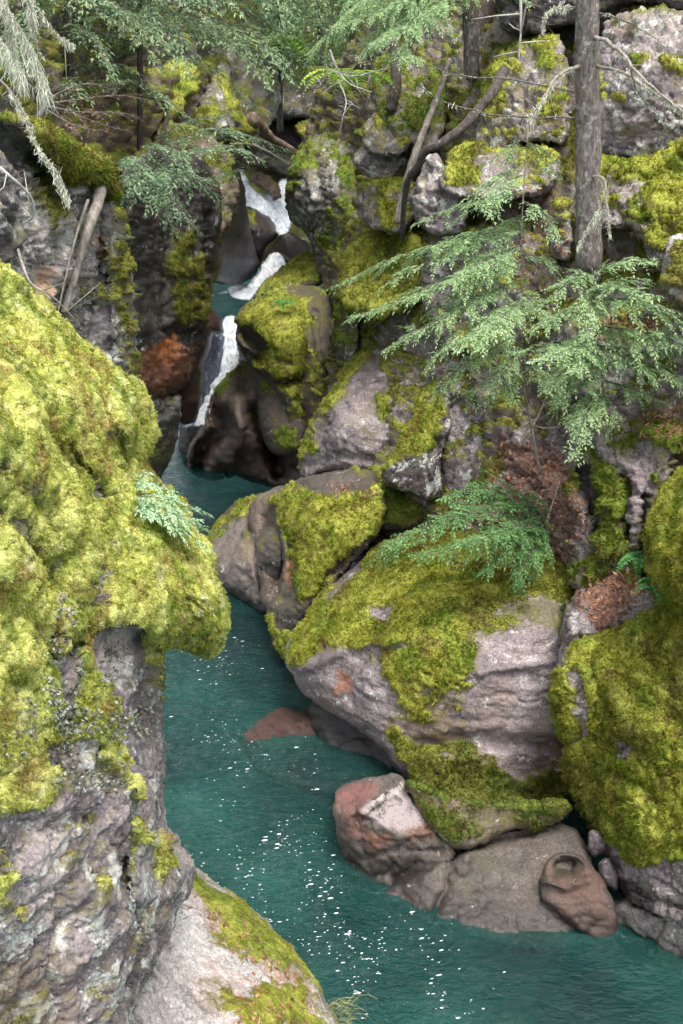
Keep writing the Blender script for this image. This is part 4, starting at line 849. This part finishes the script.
def tree(name, label, cat, stem, rad, boughs=(), mat=BARK, leaf=HEM, group=None, seg=10, jit=.12, sprayk=None, crownname='crown', more=0):
    c = pcurve(stem, 40) if isinstance(stem, str) else curve(stem, 40)
    root = empty(name, c[0], label, cat, group)
    T = Tri(); T.tube(c, np.linspace(rad[0], rad[1], len(c)), seg, jit); T.build('trunk', mat, root)
    if boughs:
        L = Tri(); W = Tri()
        for sp, wd in boughs:
            path = pcurve(sp, 9) if isinstance(sp, str) else sp
            spray(L, W, path, wd, **(sprayk or {}))
            for _ in range(more):
                t_ = np.linspace(0, 1, len(path))[:, None]; o_ = rng.normal(0, 1, 3)*np.array([.16, .22, .13])*wd/.25
                spray(L, W, path[0]+(path-path[0])*rng.uniform(.6, 1.0)+o_*t_, wd*rng.uniform(.6, .95), **(sprayk or {}))
        L.build(crownname, leaf, root, smooth=False); W.build('branches', TWIG, root)
    return root
def auto_boughs(x0, Ybase, ys, n, Lm, wd, az=(0, 2*PI), lean=0, y0=None):
    out = []
    for _ in range(n):
        py = rng.uniform(*ys); b = P3(x0+lean*(py-ys[0]), py, Ybase); a = rng.uniform(*az); L = Lm*rng.uniform(.55, 1.1)
        d = np.array([math.cos(a), math.sin(a), 0])
        p = [b, b+d*L*.35+[0, 0, .04*L], b+d*L*.7+[0, 0, -.06*L], b+d*L+[0, 0, -.28*L]]
        out.append((curve(p, 8), wd*rng.uniform(.7, 1.2)))
    return out
# -- centre and right hemlocks
tree('hemlock', 'slender hemlock with layered pale sprays reaching left over the purple boulders', 'tree', '540,474,13.9 530,420,13.8 518,350,13.5 522,300,13.4 522,220,13.3 528,128,13.2', (.022, .006),
     [('521,140,13.2 505,150,13.1 486,166,13.1', .16), ('523,140,13.2 545,152,13.2 560,176,13.3', .16), ('521,165,13.2 495,178,13.1 462,200,13.0', .2), ('522,175,13.2 500,190,12.7 490,215,12.4', .2), ('522,190,13.3 480,200,13.0 440,212,12.9 412,226,12.8', .25),
      ('522,200,13.3 545,215,13.1 556,240,12.9', .2), ('521,230,13.3 470,236,13.0 420,250,12.8 370,268,12.7 326,290,12.6', .34), ('521,245,13.3 480,262,12.7 440,290,12.4', .32), ('521,262,13.3 460,276,12.8 400,300,12.5 345,322,12.4', .34),
      ('520,280,13.4 470,300,12.8 420,330,12.5 382,350,12.4', .32), ('521,300,13.4 480,330,12.8 440,352,12.5 425,372,12.4', .28), ('521,300,13.4 500,320,12.5 480,350,12.2', .28), ('520,330,13.5 490,350,13.1 455,372,12.9 430,400,12.8', .2),
      ('522,345,13.5 500,370,13.1 470,392,13.0', .24), ('523,370,13.6 500,385,13.3 455,398,13.2', .2), ('521,215,13.3 500,232,13.8 450,246,14.2', .25), ('521,290,13.4 540,310,13.0 560,330,12.8', .22), ('524,360,13.6 545,380,13.2 560,400,13.0', .2), ('521,255,13.3 548,262,13.2 565,282,13.1', .2)], GREYW, HEM, 'young hemlocks over the boulders', 6, more=1)
tree('hemlock', 'bushy hemlock with spreading sprays below the big conifer trunk', 'tree', '604,470,12.9 606,420,12.7 598,340,12.6 592,268,12.5', (.016, .006),
     [('592,272,12.5 620,262,12.2 655,262,12.0', .25), ('592,276,12.5 570,280,12.2 548,300,12.0', .24), ('593,285,12.5 620,288,12.0 660,298,11.7', .3), ('594,300,12.5 640,304,12.0 690,326,11.8', .32), ('594,305,12.5 560,312,12.0 530,330,11.8', .3),
      ('596,325,12.5 640,332,12.1 700,340,11.8', .34), ('597,335,12.5 560,345,12.2 510,352,12.2', .32), ('598,345,12.6 630,360,12.0 660,385,11.8', .3), ('600,360,12.6 650,365,12.1 690,385,11.9', .32), ('600,350,12.6 570,365,12.0 545,390,11.8', .3),
      ('601,375,12.6 570,392,12.1 550,420,12.0', .25), ('602,385,12.6 585,410,12.2 578,440,12.1', .26), ('603,395,12.6 610,415,12.2 606,440,12.1', .2), ('604,380,12.6 640,392,12.1 670,405,12.0', .25), ('598,345,12.6 580,372,12.3 530,380,12.6', .24), ('594,290,12.5 590,310,12.1 585,340,11.9', .25)],
     GREYW, HEM, 'young hemlocks over the boulders', 6, more=1)
tree('hemlock', 'low hemlock seedling drooping over the biggest boulder', 'tree', '552,545,13.0 546,528,12.9 540,512,12.8', (.02, .008),
     [('546,525,12.9 500,492,12.8 470,490,12.6 440,500,12.4', .22), ('545,528,12.9 490,512,12.4 430,525,12.1 390,545,11.9 368,562,11.9', .26), ('546,530,12.9 500,530,12.3 450,548,12.0 410,556,11.9', .28), ('545,532,12.9 510,550,12.3 480,575,12.0', .28),
      ('546,532,12.9 530,555,12.4 520,580,12.2 522,592,12.2', .22), ('545,520,12.9 520,496,12.7 486,480,12.7', .16), ('545,522,12.9 500,505,12.5 460,515,12.3 430,515,12.2', .24), ('547,520,12.9 540,500,12.8 520,488,12.8', .14), ('546,530,12.9 500,545,12.2 440,560,11.9', .24)],
     TWIG, leaf_mat('seedling_green', srgb(48, 92, 52), srgb(108, 156, 96), srgb(166, 200, 124), .4), 'young hemlocks over the boulders', 6, more=1)
# -- seedling on the foreground moss
tree('seedling', 'pale blue green conifer seedling on the edge of the sunlit moss', 'seedling', '128,496,6.9 150,494,6.95 178,500,7.0', (.008, .003),
     [('130,494,6.9 145,482,6.9 160,486,6.9 176,494,6.9', .08), ('132,496,6.9 160,498,6.7 190,506,6.8 210,514,6.9', .11), ('135,498,6.9 160,508,6.7 185,520,6.7 205,530,6.8', .11), ('140,500,6.9 165,520,6.65 190,535,6.7 212,552,6.8', .11),
      ('130,492,6.9 140,478,7.1 150,472,7.2', .06), ('132,498,6.9 145,510,6.6 160,522,6.6', .06), ('125,490,6.9 128,480,6.9 136,474,6.9', .035), ('150,500,6.9 178,514,6.75 202,520,6.8', .06)], TWIG, TEAL, None, 5,
     sprayk=dict(sp=.026, tw=.013, lf=.030, lw=.0048, wr=.003), crownname='crown')
# -- the big conifer
root = tree('conifer', 'big conifer with a straight scaly grey trunk and dead lichen covered branches', 'tree', '589,266,13.1 588,200,13.05 588,100,13.0 587,0,12.9 585,-200,12.6 583,-420,12.2', (.150, .10), (), BARK, seg=20, jit=.16)
br = [('578,66,12.9 560,74,12.6 548,90,12.4 530,118,12.3', .022, 1), ('592,36,12.9 612,44,12.5 630,62,12.2 650,86,12.0 690,116,11.8', .024, 1), ('596,66,12.9 620,70,12.5 640,84,12.2 670,104,11.9 700,124,11.8', .018, 1),
      ('574,92,12.9 548,86,12.6 500,78,12.4 460,76,12.3 420,62,12.3', .012, 0), ('574,118,12.9 530,117,12.7 480,112,12.6 440,100,12.5 424,88,12.5', .013, 0), ('594,176,12.9 604,180,12.6 606,200,12.5 609,234,12.4', .02, 1),
      ('604,206,12.6 592,220,12.5 578,248,12.5', .010, 1), ('596,12,12.9 620,18,12.6 650,36,12.4 680,60,12.3', .010, 0), ('578,6,12.9 556,8,12.7 546,14,12.6 545,30,12.6', .008, 1), ('630,62,12.2 640,96,12.1 672,126,12.0', .009, 0)]
Tb = Tri()
for s_, r_, li in br:
    c = pcurve(s_, 22); c = c+.02*np.stack([fbm(c, 6, 2, off=k) for k in (1, 5, 9)], 1)
    T = Tri(); T.tube(c, np.linspace(r_, r_*.35, 22), 7, .25)
    for _ in range(7):
        i = rng.integers(5, 21); e = c[i]+rng.normal(0, .10, 3)-[0, 0, .08]; T.tube(np.stack([c[i], (c[i]+e)/2+rng.normal(0, .015, 3), e]), [r_*.3, r_*.2, .0015], 4)
    b = T.build('branch', GREYW if li else TWIG, root)
    Tl = Tri(); beard(Tl, c[2:], 260 if li else 60, .09 if li else .06, .0035); Tl.build('lichen', USN, b, smooth=False)['kind'] = 'stuff'
# thin trunks at top centre
tree('tree', 'thin straight trunk with an orange broken foot at top centre', 'tree', '472,78,19 471,40,18.9 468,0,18.8 462,-140,18.2', (.13, .10), [('469,-10,18.8 440,0,17.8 400,30,17.2 372,44,17.0', .5), ('468,-40,18.8 430,-20,18 380,10,17.5 330,24,17.2', .55), ('469,0,18.8 430,10,17.6 400,50,17.2 420,62,17.0', .4),
     ('468,-30,18.8 420,0,18 390,22,17.7 356,56,17.4', .5), ('468,-60,18.8 420,-30,18 360,-10,17.6 320,-6,17.4', .6), ('469,-20,18.8 500,-10,18 530,4,17.5', .3), ('468,-50,18.8 400,-20,18.6 340,20,18.6 310,52,18.6', .5)], BARK, HEM, None, 12)
tree('tree', 'leaning brown trunk beside the thin straight one', 'tree', '452,130,20.4 466,84,20.3 480,40,20.2 494,-10,20 520,-120,19.6', (.17, .15), (), bark_mat('ruddy_bark', (.07, .05, .045), (.18, .13, .12), (.30, .24, .22)), None and None, None, 12)
tree('bent_tree', 'dark bent dead trunk curving down over the mossy boulders', 'dead tree', '504,70,16.8 494,90,15.9 480,108,15.8 462,128,15.7 440,144,15.7 426,150,15.8 418,166,16.0 408,180,16.3 404,206,16.6 402,238,17.0', (.07, .04), (), DBARK, None, None, 9, .2)
tree('dead_tree', 'grey dead stem leaning against the crag left of the bent trunk', 'dead tree', '398,222,18.4 410,170,18.4 424,130,18.6 440,90,19.0 450,60,19.4', (.07, .04), (), GREYW, None, None, 9, .3)
tree('dead_tree', 'mossy dead stem standing in the cleft at top centre', 'dead tree', '390,110,20 396,80,20 394,40,20.2 392,0,20.4 390,-60,20.6', (.10, .08), (), DBARK, None, None, 8, .3)
# -- trees of the left slope
k0 = dict(sp=.12, tw=.06, lf=.10, lw=.013, wr=.010, droop=.4)
SL = [('hemlock standing on the left slope above the moss cornice', 70, 19, (-120, 95), 40, 2.3), ('hemlock in the middle of the left slope', 140, 21, (-120, 70), 40, 2.6), ('hemlock behind the two lobed moss crag', 205, 29, (-120, 60), 36, 3.2),
      ('hemlock above the head of the gorge', 280, 34, (-140, 60), 40, 3.8), ('hemlock right of the head of the gorge', 352, 32, (-140, 60), 32, 3.2), ('hemlock at the top left beyond the lichen branches', 24, 16, (-160, 40), 30, 1.9), ('tall hemlock far up the gorge', 320, 42, (-160, 60), 36, 4.6), ('hemlock far up the left slope', 235, 41, (-160, 50), 36, 4.6)]
for lb, x0, Y0, ys, n, L in SL:
    kk = dict(k0); sc = Y0/20; kk.update(sp=.12*sc, tw=.065*sc, lf=.085*sc, lw=.011*sc)
    base = P3(x0, 200 if Y0 < 30 else 130, Y0+.6)
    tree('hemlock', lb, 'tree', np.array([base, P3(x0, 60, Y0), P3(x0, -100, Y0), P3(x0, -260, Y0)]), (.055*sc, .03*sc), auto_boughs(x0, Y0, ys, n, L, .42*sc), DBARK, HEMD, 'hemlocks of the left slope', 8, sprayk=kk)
tree('hemlock', 'drooping hemlock hanging over the orange stained wall', 'tree', '128,215,17.5 140,180,18.3 160,140,18.6 170,110,18.8', (.07, .03),
     [('150,150,18.4 190,135,18.2 230,130,18.2 285,150,18.5', .45), ('150,160,18.4 190,150,17.8 230,148,17.6 262,160,17.6', .42), ('148,165,18.3 180,172,17.7 210,190,17.4 225,205,17.4', .42), ('145,170,18.3 165,185,17.5 185,215,17.2 200,232,17.2', .4),
      ('142,175,18.2 150,195,17.5 165,225,17.3', .38), ('150,150,18.4 140,165,17.6 135,190,17.2', .4), ('155,145,18.4 175,150,17.6 190,170,17.2', .4), ('155,140,18.4 190,120,18.2 235,112,18.4', .35), ('150,160,18.4 175,175,17.3 205,178,17.2 240,170,17.4', .4), ('146,168,18.3 160,200,17.3 175,235,17.1', .32), ('148,160,18.3 125,180,17.4 120,215,17.2', .35)],
     DBARK, leaf_mat('grey_needles', srgb(66, 94, 68), srgb(120, 152, 116), srgb(184, 202, 158), .4), None, 8, sprayk=dict(sp=.085, tw=.05, lf=.07, lw=.0085, wr=.009))
tree('dead_hemlock', 'dead hemlock with rusty brown needles above the moss cornice', 'dead tree', '38,118,13.2 44,106,13.6 50,90,14.2', (.04, .02),
     [('44,108,13.6 70,124,13.2 90,130,13.2 108,128,13.4', .3), ('44,106,13.6 80,112,13.6 112,112,13.8 140,120,14', .35), ('46,104,13.8 90,98,14 130,96,14.3 160,104,14.6', .35), ('46,100,13.9 80,84,14.2 120,84,14.6', .3), ('46,104,13.8 90,120,13.9 130,134,14.2', .3)],
     DBARK, REDN, None, 6, sprayk=dict(sp=.10, tw=.06, lf=.03, lw=.004, wr=.012, sub=.25))
# -- lichen draped dead branches hanging in from the top left
root = empty('lichen_branch', P3(-20, -40, 8.6), 'dead branches draped in pale beard lichen hanging in at the top left corner', 'branch')
for s_, r_, n, L in (('-60,-60,8.6 -10,-10,8.6 20,30,8.6 36,62,8.6 44,86,8.6', .012, 1000, .20), ('-60,-20,8.7 -20,10,8.6 6,50,8.6 22,74,8.6', .010, 900, .18), ('-40,-80,8.4 10,-30,8.4 36,6,8.4 56,34,8.4 72,46,8.4', .008, 160, .06), ('-30,60,8.2 4,84,8.2 24,114,8.2 38,148,8.2 56,172,8.2 66,196,8.2', .009, 380, .10), ('10,-60,8.6 26,-10,8.6 34,30,8.6', .008, 450, .14), ('-60,-70,8.7 -10,-30,8.7 8,20,8.7 12,60,8.7', .010, 800, .18)):
    c = pcurve(s_, 26); T = Tri(); T.tube(c, np.linspace(r_, r_*.4, 26), 6, .2)
    for _ in range(8):
        i = rng.integers(6, 25); e = c[i]+rng.normal(0, .07, 3)-[0, 0, .05]; T.tube(np.stack([c[i], (c[i]+e)/2, e]), [r_*.4, r_*.3, .001], 4)
    b = T.build('branch', GREYW, root); Tl = Tri(); beard(Tl, c[6:], n, L, .0028); Tl.build('lichen', USN, b, smooth=False)['kind'] = 'stuff'
# -- ferns
def fern(label, base, fr, L=.3, mat=FERN, cat='fern'):
    T = Tri(); b0 = P3(*base)
    for k in range(fr):
        a = 2*PI*k/fr+rng.normal(0, .2); d = np.array([math.cos(a), math.sin(a)*.7-.3, .0]); l = L*rng.uniform(.7, 1.1)
        c = curve([b0, b0+d*l*.35+[0, 0, l*.4], b0+d*l*.8+[0, 0, l*.3], b0+d*l*1.1+[0, 0, -.1*l]], 20)
        T.tube(c, np.linspace(.004, .001, 20), 4); t = norm(np.gradient(c, axis=0)); s = norm(np.cross(t, [0, 0, 1.])); q = np.linspace(0, 1, 20)
        w = l*.24*np.sin(PI*np.clip(q*.85+.15, 0, 1))
        for g in (-1, 1): kites(T, c, norm(s*g+t*.35+rng.normal(0, .06, (20, 3))), w, w*.2+.003, np.tile([0., -.2, 1], (20, 1)))
    o = T.build('fern', mat, None, b0, smooth=False); return tag(o, label, cat, 'ferns on the rocks')
fern('fern in the crack left of the round boulder, upper clump', (640, 566, 11.1), 9, .30)
fern('fern in the crack left of the round boulder, lower clump', (652, 592, 10.5), 9, .30)
fern('fern under the left tip of the low hemlock seedling', (538, 528, 13.0), 7, .22)
fern('small fern on the face of the swirled boulder', (284, 306, 22.6), 7, .35)
fern('fern under the lichen hung hemlock at top centre', (346, 92, 19.5), 9, .75, leaf_mat('lime_fern', srgb(110, 150, 40), srgb(150, 190, 60), srgb(190, 215, 90), .4))
fern('broad leaved fern at the head of the gorge', (262, 62, 33), 9, 1.5, leaf_mat('lime_fern', (0, 0, 0), (0, 0, 0), (0, 0, 0)))
# -- logs and sticks
def stick(name, label, path, r0, r1, mat=GREYW, cat='stick', tw=0, seg=8, jit=.2):
    c = pcurve(path, 20); c = c+.3*r0*np.stack([fbm(c, 5, 2, off=k) for k in (1, 5, 9)], 1); T = Tri(); T.tube(c, np.linspace(r0, r1, 20), seg, jit)
    for _ in range(tw):
        i = rng.integers(4, 19); e = c[i]+rng.normal(0, 1, 3)*r0*14; T.tube(np.stack([c[i], (c[i]+e)/2+rng.normal(0, r0, 3), e]), [r1, r1*.8, r1*.3], 4)
    return tag(T.build(name, mat, None, c[0]), label, cat)
stick('log', 'grey weathered log leaning on the left cliff under the moss cornice', '64,312,12.0 76,270,12.1 90,225,12.1 102,188,12.5', .04, .065, cat='log')
stick('pole', 'thin bare pole beside the leaning grey log', '58,312,11.7 66,276,11.8 76,236,11.9 88,200,12.0', .009, .016)
stick('log', 'brown fallen log wedged across the cleft above the upper falls', '252,118,27 270,138,29.5 300,156,32', .16, .11, bark_mat('brown_log', (.08, .055, .04), (.2, .14, .10), (.34, .26, .19), .6, .1), cat='log')
stick('log', 'mossy pole lying right of the brown fallen log', '240,140,29 262,150,30 292,166,32', .07, .05, cat='log')
stick('stick', 'brown stick lying on the sunlit moss', '123,545,6.3 134,566,6.25 146,582,6.3 155,595,6.35', .011, .015, bark_mat('stick_bark', (.09, .06, .04), (.22, .15, .11), (.32, .24, .19), 1, .1), seg=7)
stick('twig', 'white forked twig standing in the needle litter', '544,530,13.0 552,505,13.1 560,480,13.3', .012, .006, BONE, tw=3)
stick('twig', 'thin bare twig lying up the purple slope', '520,446,13.9 540,412,14.0 556,368,13.8', .018, .010, GREYW, tw=4)
stick('twig', 'curling bare root on the left cliff above the sunlit moss', '-10,160,9.6 10,176,9.6 30,196,9.8 34,214,9.9 22,224,10', .016, .006, BONE, tw=4)
stick('twig', 'bare root sprawling on top of the sunlit moss', '18,250,7.6 30,282,7.2 52,296,7.1 74,318,7.2', .010, .004, GREYW, tw=6)
stick('twig', 'pale dead snag hanging at top centre', '520,-20,15.5 521,20,15.5 519,60,15.6', .02, .012, BONE, tw=5)
for s_, lb in (('330,50,17.5 338,70,17.4 350,84,17.3 372,92,17.2', 'upper'), ('330,70,17.6 352,76,17.5 380,70,17.4 400,64,17.3', 'longer'), ('338,80,17.5 346,100,17.4 342,120,17.3', 'drooping')):
    stick('twig', lb+' bleached twig among the hemlock boughs at top centre', s_, .016, .005, BONE, tw=9)
# -- leaf litter scattered on the slope
LM = leaf_mat('needle_litter', srgb(84, 56, 44), srgb(142, 96, 74), srgb(186, 146, 112), .1)
dg = bpy.context.evaluated_depsgraph_get(); dg.update()
T = Tri(); o0 = np.array([0, 0, CAMH])
from mathutils import Vector as _V
for poly, n in (('500,440 560,450 592,520 566,565 500,575 476,510', 2600), ('572,604 590,576 630,566 644,590 628,612 596,632', 900), ('600,308 662,318 650,345 600,340', 500), ('515,180 560,190 575,260 540,300 505,260', 500),
                ('640,412 683,405 683,436 640,440', 300), ('420,505 500,500 520,530 400,545', 300), ('180,900 240,920 310,990 315,1024 230,1024 250,970', 500), ('330,480 380,490 370,500 330,492', 160)):
    pp = pts(poly); lo, hi = pp.min(0), pp.max(0)
    for _ in range(n):
        q = np.array([rng.uniform(lo[0], hi[0]), rng.uniform(lo[1], hi[1])])
        if not inside(q[None], pp)[0]: continue
        dr = P3(q[0], q[1], 10.)-o0; dr /= np.linalg.norm(dr)
        hit, loc, nr, fi, ob, _m = scene.ray_cast(dg, _V(o0), _V(dr))
        if not hit or ob.name.split('.')[0] in ('crown', 'branches', 'trunk'): continue
        L = rng.uniform(.012, .045); t = norm(np.cross(nr, rng.normal(size=3))); s_ = norm(np.cross(nr, t)); b = np.array(loc)+np.array(nr)*.008
        wd = L*rng.uniform(.12, .5)
        T.add([b-t*L, b+s_*wd+np.array(nr)*.006, b+t*L, b-s_*wd], [[0, 1, 2, 3]])
tag(T.build('leaf_litter', LM, None, (0, 13, 4), smooth=False), 'brown needles and dead leaves lying on the rock ledges', None, None, 'stuff')

# leafy grey lichen curling on the foreground cliff
oc = bpy.data.objects['mossy_outcrop']; T = Tri()
LL = leaf_mat('leafy_lichen', srgb(72, 74, 62), srgb(118, 120, 106), srgb(168, 170, 158), .1)
for poly, n in (('48,630 78,640 84,700 70,750 46,740', 420), ('60,690 130,700 150,740 140,790 90,800 40,790', 700), ('100,640 150,660 152,740 120,760 104,700', 480), ('0,690 40,700 30,760 0,750', 120), ('10,590 60,580 80,640 40,650', 160)):
    pp = pts(poly); lo, hi = pp.min(0), pp.max(0)
    for _ in range(n):
        q = np.array([rng.uniform(lo[0], hi[0]), rng.uniform(lo[1], hi[1])])
        if not inside(q[None], pp)[0] or perlin(np.array([[q[0]/14, q[1]/14, .5]]))[0] < .08: continue
        dr = P3(q[0], q[1], 10.)-o0; dr /= np.linalg.norm(dr)
        hit, loc, nr, fi, ob, _m = scene.ray_cast(dg, _V(o0), _V(dr))
        if not hit or ob.name.split('.')[0] not in ('mossy_outcrop', 'moss'): continue
        nr = np.array(nr)
        for _ in range(3):
            L = rng.uniform(.008, .02); t = norm(np.cross(nr, rng.normal(size=3))+nr*.5); s_ = norm(np.cross(nr, t)); b = np.array(loc)+nr*.01+rng.normal(0, .008, 3)
            wd = L*rng.uniform(.4, .8)
            T.add([b, b+t*L*.5+s_*wd+nr*.006, b+t*L+nr*.012, b+t*L*.5-s_*wd], [[0, 1, 2, 3]])
T.build('lichen', LL, oc, smooth=False)['kind'] = 'stuff'
# dry grass at the foot of the pale slab
T = Tri()
for _ in range(170):
    q = P3(rng.uniform(322, 350), rng.uniform(1004, 1060), 7.95); q = np.array(q); a = rng.uniform(-.6, 1.2); L = rng.uniform(.1, .28)
    d = np.array([math.cos(a)*.8, -.3*rng.random(), .0]); p = np.array([q, q+d*L*.4+[0, 0, L*.45], q+d*L*.8+[0, 0, L*.5], q+d*L*1.2+[0, 0, L*.3]])
    sd = norm(np.array([rng.normal(), rng.normal(), .3])); w_ = np.array([.0022, .002, .0014, .0004])[:, None]
    T.add(np.stack([p-sd*w_, p+sd*w_], 1).reshape(-1, 3), [[2*i, 2*i+1, 2*i+3, 2*i+2] for i in range(3)])
tag(T.build('dry_grass', leaf_mat('straw', srgb(130, 130, 80), srgb(180, 178, 120), srgb(214, 208, 160), .3), None, P3(336, 1030, 7.9), smooth=False), 'tuft of dry grass at the foot of the pale slab', None, None, 'stuff')
# ------------------------------------------------------------------ light
w = bpy.data.worlds.new('World'); scene.world = w; w.use_nodes = True; nt = w.node_tree
SE, SR = math.radians(64), math.radians(158)
sky = nt.nodes.new('ShaderNodeTexSky'); sky.sky_type = 'NISHITA'; sky.sun_disc = False; sky.sun_elevation = SE; sky.sun_rotation = SR
sky.air_density = 1; sky.dust_density = 3; sky.ozone_density = 1
hs = nt.nodes.new('ShaderNodeHueSaturation'); hs.inputs['Saturation'].default_value = .25
nt.links.new(sky.outputs[0], hs.inputs['Color']); bg = nt.nodes['Background']; nt.links.new(hs.outputs[0], bg.inputs['Color']); bg.inputs['Strength'].default_value = .15
sun = bpy.data.lights.new('sun', 'SUN'); sun.energy = 1.45; sun.angle = math.radians(20); sun.color = (1, .96, .88)
so = bpy.data.objects.new('sun', sun); COL.objects.link(so)
from mathutils import Vector
# nishita: rotation 0 = +Y, clockwise from above
dv = Vector((math.sin(SR)*math.cos(SE), math.cos(SR)*math.cos(SE), math.sin(SE)))
so.rotation_euler = dv.to_track_quat('Z', 'Y').to_euler()
vs = scene.view_settings; vs.view_transform = 'Standard'; vs.look = 'None'; vs.gamma = 1; vs.use_curve_mapping = False; vs.exposure = 1.5
scene.cycles.max_bounces = 5; scene.cycles.diffuse_bounces = 3; scene.cycles.transmission_bounces = 2; scene.cycles.glossy_bounces = 2; scene.cycles.transparent_max_bounces = 8; scene.cycles.use_adaptive_sampling = True; scene.cycles.adaptive_threshold = .02; scene.cycles.use_denoising = True
scene.cycles.caustics_reflective = False; scene.cycles.caustics_refractive = False
for o in bpy.data.objects:
    if '_o' in o.keys(): del o['_o']
